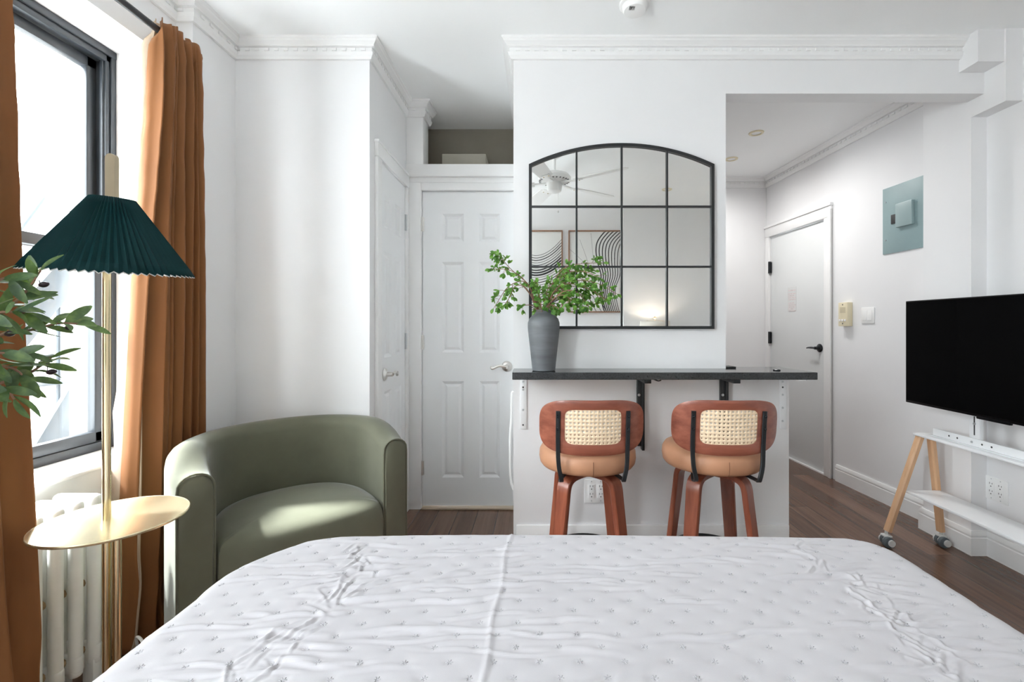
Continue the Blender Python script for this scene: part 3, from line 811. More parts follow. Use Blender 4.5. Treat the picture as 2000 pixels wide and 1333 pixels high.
# ---------------------------------------------------------------- counter, brackets
CF, CB = 2.065, 2.35
ct = MB()
poly = [(-.115, CF), (1.272, CF), (1.252, CB), (.937, CB), (.937, YB - .001), (-.119, YB - .001)]
ct.prism(poly, lambda x, y: V((x, y, .927)), lambda x, y: V((x, y, .96)))
bmesh.ops.bevel(ct.bm, geom=[e for e in ct.bm.edges], offset=.002, segments=1, affect='EDGES')
tag(ct.build('countertop', mt['granite']), 'long black speckled countertop in front of the mirror wall', 'countertop')
mat_ = thing('drying_mat', (.97, 2.30, .96), 'small dark ribbed mat on the counter beside wall end', 'mat')
m = MB(); m.box((.94, 2.27, .9603), (.99, 2.345, .964), .001); m.build('base', mt['black'], mat_)
m = MB()
for i in range(7): m.box((.9405, 2.273 + i * .0105, .964), (.992 - .0015 * i, 2.277 + i * .0105, .968), .001)
m.build('ribs', mt['black'], mat_)
pk = MB().lathe([(0, .9602), (.016, .9602), (.017, .964), (.012, .9665), (0, .967)], 20, (1.135, 2.16, 0)).build('round_pad', mt['blackgloss'])
tag(pk, 'tiny black round pad on the counter near its right end', 'pad')
def white_bracket(x, label, holes):
    o = thing('shelf_bracket', (x, YB, .7), label, 'bracket', group='white steel brackets under the countertop')
    z0 = CH - (838 - VY) * (YB / F)
    MB().box((x - .016, YB - .005, z0), (x + .016, YB - .0002, .9265), .001).box((x - .016, CF + .05, .922), (x + .016, YB - .005, .9265), .001).build('angle_plate', mt['whitemetal'], o)
    for z in holes:
        MB().lathe([(0, 0), (.0055, 0), (.0045, .003), (0, .0035)], 14, (x - .002, YB - .005, z), Matrix.Rotation(R(90), 4, 'X')).build('screw', mt['steel'], o)
    for z in (holes[0] - .028, holes[-1] - .075):
        if z > z0 + .01: MB().lathe([(0, 0), (.0045, 0), (.0045, .0004), (0, .0004)], 12, (x - .002, YB - .005, z), Matrix.Rotation(R(90), 4, 'X')).build('screw_hole', mt['slot'], o)
white_bracket((1022.5 - VX) * YB / F, 'white steel bracket under the counter end near the closet door', (.895, .855, .755))
white_bracket((1528.5 - VX) * YB / F, 'white steel bracket under the counter end near the hall', (.895, .83, .765, .70))
def black_bracket(x, label):
    o = thing('mounting_bracket', (x, YB, .6), label, 'bracket', group='black steel brackets under the countertop')
    MB().box((x - .017, YB - .026, .58), (x + .006, YB - .0003, .9265), .002).box((x + .004, YB - .034, .56), (x + .017, YB - .0003, .9265), .002).build('upright', mt['black'], o)
    MB().box((x - .016, CF + .03, .906), (x + .016, YB - .026, .9268), .002).build('arm', mt['black'], o)
    for z in (.832, .62): MB().lathe([(0, 0), (.007, 0), (.006, .003), (0, .004)], 14, (x - .009, YB - .026, z), Matrix.Rotation(R(90), 4, 'X')).build('screw', mt['steel'], o)
black_bracket((1249.5 - VX) * YB / F, 'black steel bracket behind the stool nearer the closet door')
black_bracket((1411 - VX) * YB / F, 'black steel bracket behind the stool nearer the hall')
hk = MB().tube(smooth_path([(.535, 2.13, .926), (.55, 2.13, .919), (.565, 2.13, .914), (.578, 2.13, .917)], 5), .003, 8).build('bag_hook', mt['black'])
tag(hk, 'small black hook under the counter edge above left stool', 'hook')
cl = MB().box((1.19, CF + .01, .9195), (1.225, CF + .035, .9268), .002).build('mounting_clip', mt['plastic'])
tag(cl, 'small white clip under the right tip of countertop', 'clip')
gr_ = thing('wall_rail', (-.13, 2.3, .4), 'narrow white rail on wall edge beside the closet door', 'rail')
MB().tube(smooth_path([(-.121, 2.30, .84), (-.131, 2.30, .82), (-.133, 2.30, .70), (-.139, 2.30, .60), (-.139, 2.30, .45), (-.133, 2.30, .38), (-.121, 2.30, .345)], 6), .006, 10).build('bar', mt['plastic'], gr_)

# ---------------------------------------------------------------- outlets, switch, intercom, breaker panel
def plate_outlet(o, tf, w=.115, h=.117):
    def bx(name, mat, u0, u1, v0, v1, d0, d1, bev, par=o):
        return MB().box((u0, d0, v0), (u1, d1, v1), bev, mat=tf).build(name, mat, par)
    bx('cover_plate', mt['plastic'], -w/2, w/2, -h/2, h/2, 0, .006, .002)
    for u in (-.023, .023):
        r_ = bx('receptacle', mt['plastic'], u - .017, u + .017, -.034, .034, .006, .008, .001)
        m = MB()
        for v in (-.019, .019):
            for du, hh in ((-.0065, .009), (.0065, .007)): m.box((u + du - .0012, .0079, v + .003 - hh/2 + .003), (u + du + .0012, .0083, v + .003 + hh/2 + .003), mat=tf)
            m.box((u - .0025, .0079, v - .011), (u + .0025, .0083, v - .006), mat=tf)
        m.build('slots', mt['slot'], r_)
    for u in (-.023, .023):
        for v in (-.048, .048): bx('screw', mt['steel'], u - .0025, u + .0025, v - .0025, v + .0025, .0058, .0068, 0)
o = thing('power_outlet', at(1164, 959, YB), 'white double outlet on the counter wall behind left stool', 'outlet', group='double power outlets')
plate_outlet(o, Matrix.Translation(at(1164, 959, YB)) @ Matrix.Diagonal((1, -1, 1, 1)))
oy = 2.279
o = thing('power_outlet', (XR, oy, .35), 'white double outlet on the wall behind the television stand', 'outlet', group='double power outlets')
plate_outlet(o, Matrix.Translation(V((XR, oy, .35))) @ Matrix(((0, -1, 0, 0), (-1, 0, 0, 0), (0, 0, 1, 0), (0, 0, 0, 1))))
hm = Matrix((hd, hn, V((0, 0, 1)))).transposed().to_4x4()
def hmat(y, z): return Matrix.Translation(hp(y, z)) @ hm
o = thing('intercom', hp(3.33, 1.255), 'ivory intercom box beside the entry door', 'intercom'); T_ = hmat(3.33, 1.255)
cas = MB().box((-.045, 0, -.087), (.045, .042, .087), .004, mat=T_).build('casing', mt['ivory'], o)
m = MB()
for i in range(6): m.box((-.028, .042, .012 + i * .007), (.028, .0428, .015 + i * .007), mat=T_)
m.build('speaker_grille', mt['ivorydark'], o)
for u in (-.025, 0, .025): MB().box((u - .008, .042, -.052), (u + .008, .047, -.036), .002, mat=T_).build('button', mt['plastic'], o)
for v in (.07, -.068): MB().box((-.004, .042, v - .004), (.004, .0432, v + .004), mat=T_).build('screw', mt['slot'], o)
o = thing('light_switch', hp(3.145, 1.24), 'white light switch right of the ivory intercom', 'switch'); T_ = hmat(3.145, 1.243)
MB().box((-.056, 0, -.055), (.056, .007, .055), .002, mat=T_).build('cover_plate', mt['plastic'], o)
for u in (-.024, .024): MB().box((u - .0165, .007, -.034), (u + .0165, .0095, .034), .001, mat=T_ @ Matrix.Rotation(R(2), 4, 'X')).build('rocker', mt['plastic'], o)
o = thing('breaker_panel', hp(2.85, 1.64), 'grey-green metal breaker panel on the hall wall', 'electrical panel')
yc, zc = 2.8475, 1.858; T_ = hmat(yc, zc)
MB().box((-.17, 0, -.216), (.17, .008, .216), .002, mat=T_).build('cover', mt['greenbox'], o)
MB().box((-.068, .008, -.075), (.05, .03, .075), .004, mat=T_ @ Matrix.Translation(V((0.0, 0, .012)))).build('panel_door', mt['greendoor'], o)
MB().box((.062, .008, -.03), (.100, .014, .03), .002, mat=T_).build('latch', mt['slot'], o)
for u in (-.145, .145):
    for v in (-.125, .125): MB().lathe([(0, 0), (.005, 0), (.004, .003), (0, .003)], 10, T_ @ V((u, .008, v)), (hm @ Matrix.Rotation(R(-90), 4, 'X'))).build('screw', mt['steel'], o)
m = MB()
for v in (-.07, .07): m.box((-.086, .008, v - .008), (-.083, .0095, v + .012), mat=T_)
m.build('door_hinge', mt['greenbox'], o)

# ---------------------------------------------------------------- mirror
mr = thing('wall_mirror', (.41, YB, 1.156), 'black-framed arched mirror with window-like panes on white wall', 'mirror')
kf = F / (YB - .012)
mx0, mx1 = (1033 - VX) / kf, (1394 - VX) / kf; mz0 = CH - (643 - VY) / kf; mzs = CH + (VY - 322) / kf; mza = CH + (VY - 281) / kf
cxm = (mx0 + mx1) / 2; hw = (mx1 - mx0) / 2; sag = mza - mzs; RA = (hw * hw + sag * sag) / (2 * sag); zcA = mza - RA
def arcz(x, inset=0): return zcA + math.sqrt(max(0, (RA - inset) ** 2 - (x - cxm) ** 2))
def outline(ins, n=40):
    p = [(mx0 + ins, mz0 + ins), (mx1 - ins, mz0 + ins)]
    for i in range(n + 1):
        x = mx1 - ins + (mx0 - mx1 + 2 * ins) * i / n; p.append((x, arcz(x, ins)))
    return p
m = MB()
A, B = outline(0), outline(.0145)
yf, yb_ = YB - .022, YB - .001
for P0, P1 in ((A, B),):
    n = len(P0)
    va = [m.bm.verts.new(V((x, yf, z))) for x, z in P0]; vb = [m.bm.verts.new(V((x, yf, z))) for x, z in P1]
    wa = [m.bm.verts.new(V((x, yb_, z))) for x, z in P0]; wb = [m.bm.verts.new(V((x, yb_, z))) for x, z in P1]
    for j in range(n):
        k = (j + 1) % n
        for q in ((va[j], va[k], vb[k], vb[j]), (wa[j], wa[k], wb[k], wb[j]), (va[j], va[k], wa[k], wa[j]), (vb[j], vb[k], wb[k], wb[j])): m.bm.faces.new(q)
m.build('frame', mt['black'], mr, angle=30)
m = MB(); pg = outline(.010)
m.prism(pg, lambda x, z: V((x, YB - .0105, z)), lambda x, z: V((x, YB - .002, z)))
m.build('mirror_glass', mt['mirror'], mr)
for px in (1126, 1214, 1302.5):
    x = (px - VX) / kf; MB().box((x - .0045, YB - .020, mz0 + .01), (x + .0045, YB - .0106, arcz(x, .010)), .001).build('vertical_bar', mt['black'], mr)
for py in (404, 521.5):
    z = CH + (VY - py) / kf; MB().box((mx0 + .01, YB - .0195, z - .0045), (mx1 - .01, YB - .0106, z + .0045), .001).build('horizontal_bar', mt['black'], mr)

# ---------------------------------------------------------------- vase and sprays
VD = 2.155; VX0 = (1062 - VX) * VD / F; kv = F / VD
vs_ = MB(); zc0 = .9603
prof = [(0, 0)] + [(r / kv, z / kv) for r, z in ((20, 0), (22.5, 1), (23.2, 8), (26.5, 40), (29.5, 66), (31.2, 84), (31, 93), (28.5, 101), (22.5, 107.5), (18, 110), (17, 112), (17.3, 115), (18.6, 117.3), (18.2, 118.5), (15.5, 118), (14.6, 112), (20, 100), (24, 60), (0, 20))]
vs_.lathe(prof, 56, (VX0, VD, zc0))
tag(vs_.build('vase', mt['vase'], angle=50), 'charcoal grey ceramic vase standing on the black countertop', 'vase')
rv = random.Random(5)
def spray(name, label, stems, seed):
    o = thing(name, (VX0, VD, zc0 + 60 / kv), label, 'plant', group='leafy sprays in the grey vase')
    rr = random.Random(seed)
    for pts, nl, fr in stems:
        P = smooth_path([at(px, py, D) for px, py, D in pts], 7); n = len(P)
        br = MB().tube(P, [.0028 * (1 - .65 * i / n) for i in range(n)], 6).build('branch', mt['twig'], o)
        m = MB(); tw = MB()
        for k in range(nl):
            t = fr + (1 - fr) * (k + .5 * rr.random()) / nl; i = min(n - 2, int(t * (n - 1)))
            p = P[i]; dr = (P[i+1] - P[i]).normalized()
            sdv = V((rr.uniform(-1, 1), rr.uniform(-1, 1), rr.uniform(-1, .7))); sdv = (sdv - dr * sdv.dot(dr)).normalized()
            q = p + (dr * .5 + sdv) * rr.uniform(.008, .026)
            tw.tube([p, (p + q) / 2 + V((0, 0, .002)), q], .0009, 5)
            for c in range(rr.choice((3, 4, 5, 5, 6))):
                d = dr * rr.uniform(.1, .8) + sdv * rr.uniform(.2, .9) + V((rr.uniform(-.6, .6), rr.uniform(-.6, .6), rr.uniform(-.7, .35)))
                leaf_geo(m, q, d, V((rr.uniform(-.5, .5), rr.uniform(-1, -.1), rr.uniform(.0, 1))), rr.uniform(.018, .029), rr.uniform(.0105, .016), rr.uniform(-.1, .4), 1)
        d = (P[-1] - P[-2]).normalized(); leaf_geo(m, P[-1], d, V((0, -1, .5)), .026, .016, .2, 1)
        m.build('leaves', mt['spray'], br, angle=180); tw.build('twigs', mt['twig'], br)
D0 = VD
spray('leafy_spray', 'leafy green spray in the vase reaching up to the left', [
    ([(1056, 625, D0), (1044, 585, D0), (1034, 560, D0 - .01), (1016, 540, D0 - .02), (995, 528, D0 - .03), (976, 526, D0 - .035), (958, 527, D0 - .04)], 9, .45),
    ([(1056, 625, D0), (1040, 580, D0), (1032, 556, D0), (1010, 537, D0), (992, 520, D0), (980, 505, D0 - .01), (967, 496, D0 - .01)], 14, .62),
    ([(1058, 625, D0), (1048, 590, D0 - .02), (1035, 575, D0 - .03), (1022, 560, D0 - .03), (1014, 557, D0 - .03)], 5, .6)], 21)
spray('leafy_spray', 'leafy green spray in the vase drooping low to the left', [
    ([(1057, 625, D0), (1042, 580, D0 - .02), (1026, 552, D0 - .03), (1008, 552, D0 - .04), (990, 563, D0 - .05), (975, 585, D0 - .05), (964, 603, D0 - .05)], 13, .55),
    ([(1057, 625, D0), (1040, 584, D0 - .03), (1024, 560, D0 - .05), (1006, 560, D0 - .06), (996, 580, D0 - .06), (985, 596, D0 - .06)], 10, .6),
    ([(1058, 625, D0), (1050, 605, D0 - .03), (1038, 597, D0 - .05), (1024, 597, D0 - .06), (1018, 600, D0 - .06)], 4, .7)], 33)
spray('leafy_spray', 'large leafy green spray in the vase arching over to the right', [
    ([(1066, 625, D0), (1074, 570, D0 - .01), (1084, 545, D0 - .02), (1105, 522, D0 - .03), (1140, 515, D0 - .05), (1178, 514, D0 - .06)], 15, .45),
    ([(1068, 625, D0), (1078, 570, D0), (1095, 540, D0 - .02), (1125, 530, D0 - .03), (1155, 535, D0 - .05), (1172, 545, D0 - .05)], 16, .35),
    ([(1068, 625, D0), (1078, 580, D0 - .03), (1100, 553, D0 - .05), (1135, 548, D0 - .06), (1170, 555, D0 - .07), (1205, 575, D0 - .07)], 18, .35),
    ([(1066, 625, D0), (1076, 580, D0 - .03), (1095, 558, D0 - .07), (1125, 556, D0 - .08), (1160, 570, D0 - .09), (1184, 588, D0 - .09)], 18, .35),
    ([(1066, 625, D0), (1078, 590, D0 - .04), (1100, 570, D0 - .09), (1125, 570, D0 - .1), (1140, 585, D0 - .1), (1150, 598, D0 - .1)], 15, .4),
    ([(1064, 625, D0), (1072, 595, D0 - .04), (1090, 578, D0 - .08), (1108, 580, D0 - .1), (1120, 596, D0 - .1)], 12, .4),
    ([(1062, 625, D0), (1064, 590, D0 - .03), (1070, 565, D0 - .04), (1080, 552, D0 - .04)], 10, .35),
    ([(1060, 625, D0), (1056, 590, D0 - .03), (1052, 565, D0 - .04), (1050, 553, D0 - .04)], 9, .35),
    ([(1062, 625, D0), (1066, 604, D0 - .04), (1078, 596, D0 - .07), (1092, 603, D0 - .08)], 9, .4),
    ([(1060, 625, D0), (1058, 605, D0 - .05), (1056, 592, D0 - .07)], 7, .4)], 44)

# ---------------------------------------------------------------- bar stools
def make_stool(name, loc, label):
    o = thing(name, loc, label, 'bar stool', group='bar stools at the counter')
    # seat
    m = MB(); n = 48
    prof = [(.02, .572), (.17, .573), (.196, .578), (.205, .590), (.2085, .612), (.2065, .638), (.196, .655), (.17, .663), (.1, .667), (.0, .668)]
    m.lathe(prof, n); st = m.build('seat', mt['leather'], o, local=True, angle=60)
    sp = [(.2035 * math.cos(2*PI*i/48), .2035 * math.sin(2*PI*i/48), .606) for i in range(48)]
    MB().tube([(-.0, -.1965, .579), (0, -.206, .591), (0, -.2095, .612), (0, -.2075, .638)], .0012, 6).build('seam', M('leather_seam', (.25, .11, .06), .6), st, local=True)
    # swivel plate
    MB().lathe([(0, .548), (.085, .548), (.085, .562), (.11, .563), (.11, .573), (0, .573)], 28).build('swivel_plate', mt['black'], o, local=True)
    # backrest: curved oval frame with window, cane inside
    zc, hw_, hh_ = .776, .224, .113; iw, ih = .113, .070; RC = .34; yb = -.215
    def bend(x, z, w):
        a = x / RC
        return V((math.sin(a) * (RC - w), yb + RC - (RC - w) * math.cos(a) * 1.0 + (RC - w) * 0 - .012 * ((z - zc) / hh_) - 0, z)) if True else None
    def sup(a, A_, B_, e): 
        c, s_ = math.cos(a), math.sin(a)
        return A_ * math.copysign(abs(c) ** e, c), B_ * math.copysign(abs(s_) ** e, s_)
    m = MB(); N = 96; t2 = .006; rings = {}
    for side, w in ((0, -t2), (1, t2)):
        for q in range(6):
            f = q / 5; ring = []
            for j in range(N):
                a = 2 * PI * j / N
                ox, oz = sup(a, hw_, hh_, .60); oz -= .006 * math.cos(ox / hw_ * PI / 2) * (1 if oz > 0 else 0)
                ix, iz = sup(a, iw, ih, .30)
                x, z = ix + (ox - ix) * f, zc + iz + (oz - iz) * f
                inset = .002 if q in (0, 5) else 0
                ring.append(m.bm.verts.new(bend(x, z, w * (1 - .35 * (q in (0, 5))))))
            rings[side, q] = ring
    for side in (0, 1):
        for q in range(5):
            A, B = rings[side, q], rings[side, q+1]
            for j in range(N): m.bm.faces.new((A[j], A[(j+1) % N], B[(j+1) % N], B[j]))
    for q in (0, 5):
        A, B = rings[0, q], rings[1, q]
        for j in range(N): m.bm.faces.new((A[j], A[(j+1) % N], B[(j+1) % N], B[j]))
    bk = m.build('backrest', mt['cherry'], o, local=True, angle=50)
    # cane panel with real holes
    m = MB(); nx, nz = 14, 9; cw, chh = 2 * iw / nx, 2 * ih / nz
    cache = {}
    def vtx(x, z):
        key = (round(x, 5), round(z, 5))
        if key not in cache: cache[key] = m.bm.verts.new(bend(x, zc + z, -.001))
        return cache[key]
    for i in range(nx):
        for k in range(nz):
            cx, cz = -iw + (i + .5) * cw, -ih + (k + .5) * chh
            sq = [(cx + cw/2*a, cz + chh/2*b_) for a, b_ in ((1, 0), (1, 1), (0, 1), (-1, 1), (-1, 0), (-1, -1), (0, -1), (1, -1))]
            r = .0027
            hole = [m.bm.verts.new(bend(cx + r * math.cos(PI/4*j), zc + cz + r * math.sin(PI/4*j), -.001)) for j in range(8)]
            ov = [vtx(*p) for p in sq]
            for j in range(8): m.bm.faces.new((ov[j], ov[(j+1) % 8], hole[(j+1) % 8], hole[j]))
    cane = m.build('cane_panel', mt['rattan'], bk, local=True, angle=15)
    md = cane.modifiers.new('thick', 'SOLIDIFY'); md.thickness = .0016; md.offset = 0
    # flat black supports
    for sx in (-1, 1):
        x = .137 * sx
        p_top = bend(x, .838, -.011); p_lo = bend(x, .70, -.011)
        x1 = .124 * sx
        pts = [p_top, p_lo, V((x * .98, p_lo.y - .001, .62)), V((x1, p_lo.y - .001, .568)), V((x1, p_lo.y + .012, .556)), V((x1, p_lo.y + .04, .554)), V((x1 * .75, -.05, .556))]
        s_ = MB().tube(smooth_path(pts[:2], 2)[:1] + smooth_path(pts, 6), 1., flat=(.017, .009), up=(0, -1, 0)).build('back_support', mt['black'], o, local=True)
        for z in (.818, .768):
            MB().lathe([(0, 0), (.0055, 0), (.0055, .003), (.003, .0035), (0, .002)], 12, bend(x, z, -.0155), Matrix.Rotation(R(90), 4, 'X')).build('bolt', mt['steel'] if False else mt['blackgloss'], s_, local=True)
    # bentwood legs
    for k in range(4):
        a = PI/4 + k * PI/2; d = V((math.cos(a), math.sin(a), 0)); up = V((0, 0, 1))
        prf = [(.02, .540), (.08, .541), (.118, .537), (.142, .522), (.153, .495), (.160, .44), (.185, .25), (.213, .03), (.216, .0)]
        pts = smooth_path([d * r + up * z for r, z in prf], 5)
        pts = [p if p.z > 0 else V((p.x, p.y, 0)) for p in pts]
        sd = V((-d.y, d.x, 0))
        m = MB(); rs = []
        for i, p in enumerate(pts):
            a0 = pts[max(0, i-1)]; a1 = pts[min(len(pts)-1, i+1)]; t = (a1 - a0).normalized(); nn = t.cross(sd).normalized()
            w = .031 - .007 * max(0, (.5 - p.z) / .5) 
            th = .012
            rs.append([m.bm.verts.new(p + sd * a_ * w + nn * b_ * th) for a_, b_ in ((1, .7), (.9, 1), (-.9, 1), (-1, .7), (-1, -.7), (-.9, -1), (.9, -1), (1, -.7))])
        for A, B in zip(rs, rs[1:]):
            for j in range(8): m.bm.faces.new((A[j], A[(j+1) % 8], B[(j+1) % 8], B[j]))
        m.bm.faces.new(rs[0]); m.bm.faces.new(rs[-1])
        m.build('leg', mt['cherryleg'], o, local=True, angle=40)
    MB().tube([(.178 * math.cos(2*PI*i/48), .178 * math.sin(2*PI*i/48), .177) for i in range(48)], .009, 10, closed=True).build('footrest_ring', mt['black'], o, local=True)
    return o
SY = 1.985
st1 = make_stool('bar_stool', (.216, SY, 0), 'bar stool with cane back standing under the vase')
st2 = copy_thing(st1, (.757, SY, 0), R(-2)); st2['label'] = 'bar stool with cane back standing nearer the hall'
st1.rotation_euler.z = R(.5)

# ---------------------------------------------------------------- television on stand
TX, T0, T1 = 2.005, 1.525, 2.48
tv = thing('television', (TX + .02, 2.0, .755), 'large black flat television on the rolling stand', 'television')
MB().box((TX, T0, .757), (TX + .035, T1, 1.306), .003).box((TX + .03, T0 + .15, .80), (TX + .06, T1 - .15, 1.1), .01).build('body', mt['tvbody'], tv)
MB().box((TX - .001, T0 + .006, .770), (TX + .001, T1 - .006, 1.300)).build('screen', mt['screen'], tv)
MB().box((TX - .002, 1.93, .748), (TX + .012, 2.08, .762), .003).build('sensor_lip', mt['tvbody'], tv)
ts = thing('tv_stand', (2.06, 2.0, 0), 'white rolling television stand with light wood legs', 'tv stand')
for yy in (2.43, 1.58):
    for (xt_, xb_) in ((2.042, 1.868), (2.10, 2.152)):
        MB().tube([(xt_, yy, .582), (xt_ + (xb_ - xt_) * .5, yy, .33), (xb_, yy, .075)], 1., flat=(.036, .030), up=(1, 0, 0)).build('leg', mt['oak'], ts)
    for xb_ in (1.862, 2.155):
        m = MB()
        for dx in (-.021, .021): m.lathe([(0, -.011), (.02, -.011), (.0275, -.008), (.0275, .008), (.02, .011), (0, .011)], 24, (xb_ - .003 + dx * .35, yy - .012 + dx * .9 + .004, .0276), Matrix.Rotation(R(90), 4, 'X') )
        cs = m.build('caster', mt['wheel'], ts)
        m = MB(); m.tube([(xb_ - .003, yy - .046, .0276), (xb_ - .003, yy + .03, .0276)], .0175, 16); m.tube([(xb_, yy, .045), (xb_, yy, .078)], .008, 10); m.box((xb_ - .02, yy - .022, .046), (xb_ + .02, yy + .022, .058), .006)
        m.build('caster_hub', mt['hub'], cs)
MB().box((2.02, 1.56, .584), (2.125, 2.452, .596), .003).build('upper_shelf', mt['whitemetal'], ts)
MB().box((1.955, 1.56, .285), (2.135, 2.415, .299), .003).build('lower_shelf', mt['whitemetal'], ts)
bm_ = MB().box((2.07, 1.60, .597), (2.082, 2.385, .637), .003).box((2.055, 1.60, .5965), (2.085, 2.385, .601), .001).build('mounting_beam', mt['whitemetal'], ts)
m = MB()
for yy in (2.29, 2.245, 2.12, 2.075, 1.93, 1.88, 1.83): m.lathe([(0, 0), (.0045, 0), (.0045, .0004), (0, .0004)], 12, (2.0699, yy, .618), Matrix.Rotation(R(-90), 4, 'Y'))
m.build('screw_holes', mt['slot'], bm_)
for yy in (2.17, 1.83):
    up_ = MB().box((2.0825, yy - .026, .60), (2.087, yy + .026, 1.15), .001).box((2.087, yy - .026, .60), (2.1, yy - .022, 1.15)).box((2.087, yy + .022, .60), (2.1, yy + .026, 1.15)).box((2.0655, yy - .026, .80), (2.0825, yy + .026, 1.1), .001).build('upright', mt['whitemetal'], ts)
    MB().box((2.0818, yy - .003, .65), (2.0826, yy + .003, .74)).build('slot', mt['slot'], up_)
    MB().lathe([(0, 0), (.007, 0), (.006, .003), (0, .003)], 12, (2.0825, yy, .705), Matrix.Rotation(R(-90), 4, 'Y')).lathe([(0, 0), (.006, 0), (.005, .003), (0, .003)], 12, (2.0699, yy, .618), Matrix.Rotation(R(-90), 4, 'Y')).build('bolt', mt['steel'], up_)

# ---------------------------------------------------------------- ceiling fittings
o = thing('smoke_detector', (.425, 1.99, CZ - .04), 'white round smoke detector on the ceiling', 'smoke detector')
fl = Matrix.Rotation(PI, 4, 'X')
MB().lathe([(0, 0), (.066, 0), (.066, .010), (.060, .014), (0, .014)], 40, (.425, 1.99, CZ), fl).build('base', mt['plastic'], o)
MB().lathe([(0, .014), (.055, .014), (.054, .026), (.047, .036), (.03, .041), (0, .042)], 40, (.425, 1.99, CZ), fl).build('cover', mt['plastic'], o)
m = MB()
for i in range(5): m.box((.396 + i * .005, 1.955, CZ - .0415), (.3985 + i * .005, 1.975, CZ - .038))
m.build('vent', mt['slot'], o)
def downlight(x, y, label, power):
    o = thing('recessed_downlight', (x, y, CZ), label, 'ceiling light', group='recessed downlights')
    MB().lathe([(.033, .0), (.052, 0), (.05, .006), (.036, .008), (.033, .004)], 32, (x, y, CZ), fl, True).build('trim_ring', mt['brushed'] if 'brushed' in mt else mt['ivory'], o)
    MB().lathe([(0, .0005), (.034, .0005), (.034, .002), (0, .003)], 24, (x, y, CZ), fl).build('lens', mt['plastic'], o)
    if not power: return
    l = bpy.data.lights.new('downlight_lamp', 'SPOT'); l.energy = power; l.spot_size = R(172); l.spot_blend = 1; l.shadow_soft_size = .04; l.color = (1, .985, .97)
    lo = bpy.data.objects.new('downlight_lamp', l); lo.location = (x, y, CZ - .02); COL.objects.link(lo)
downlight(1.60, 3.33, 'round recessed downlight in hall ceiling, nearer the beam', 13)
downlight(1.64, 3.85, 'round recessed downlight in hall ceiling, beside the mirror wall edge', 9)
downlight(1.34, -.21, 'round recessed downlight in bedroom ceiling, visible in the mirror', 0)
# fan (seen in the mirror)
FX, FY, FZ = .137, .80, CZ - .055
fn_ = thing('ceiling_fan', (FX, FY, 2.2), 'white five-blade ceiling fan reflected in the mirror', 'ceiling fan')
MB().lathe([(0, 0), (.065, 0), (.06, .03), (.03, .05), (.012, .055), (.012, .165), (0, .165)], 32, (FX, FY, CZ), fl).build('canopy', mt['plastic'], fn_)
MB().lathe([(0, .10), (.05, .105), (.115, .13), (.135, .155), (.13, .18), (.08, .192), (0, .192)], 40, (FX, FY, FZ), fl).build('motor_housing', mt['plastic'], fn_)
m = MB()
for i in range(26):
    a = 2 * PI * i / 26; m.box((.108, -.004, .181), (.126, .004, .1855), mat=Matrix.Translation(V((FX, FY, FZ))) @ fl @ Matrix.Rotation(a, 4, 'Z'))
m.build('vent_slots', mt['slot'], fn_)
MB().lathe([(0, .192), (.06, .192), (.062, .225), (.055, .265), (.03, .275), (0, .277)], 32, (FX, FY, FZ), fl).build('switch_housing', mt['plastic'], fn_)
for k in range(5):
    a = R(-35 + 72 * k); T_ = Matrix.Translation(V((FX, FY, FZ - .205))) @ Matrix.Rotation(a, 4, 'Z')
    m = MB(); pl = []
    for i in range(13):
        q = i / 12; pl.append((.21 + .43 * q, .052 + .012 * math.sin(PI * min(1, q * 1.1) * .5) - (.03 * max(0, (q - .93) / .07) ** 2)))
    pl = pl + [(x, -y) for x, y in reversed(pl)]
    Tb = T_ @ Matrix.Rotation(R(-12), 4, 'X')
    m.prism(pl, lambda x, y: Tb @ V((x, y, -.003)), lambda x, y: Tb @ V((x, y, .003)))
    bl = m.build('blade', mt['plastic'], fn_)
    m = MB(); m.tube([T_ @ V((.07, 0, .005)), T_ @ V((.12, 0, .0)), T_ @ V((.17, 0, -.004))], 1., flat=(.03, .008)); m.box((.16, -.035, -.008), (.25, .035, -.003), .003, mat=Tb)
    bi = m.build('blade_iron', mt['plastic'], bl)
    for yy in (-.02, .02): MB().lathe([(0, 0), (.006, 0), (.005, -.003), (0, -.004)], 10, Tb @ V((.225, yy, -.008))).build('screw', mt['brass'], bi)
m = MB(); m.tube([(FX + .03, FY, FZ - .27), (FX + .03, FY, FZ - .42)], .001, 6).lathe([(0, -.018), (.006, -.014), (.008, -.006), (.003, .002), (0, .003)], 12, (FX + .03, FY, FZ - .42))
m.build('pull_chain', mt['plastic'], fn_)

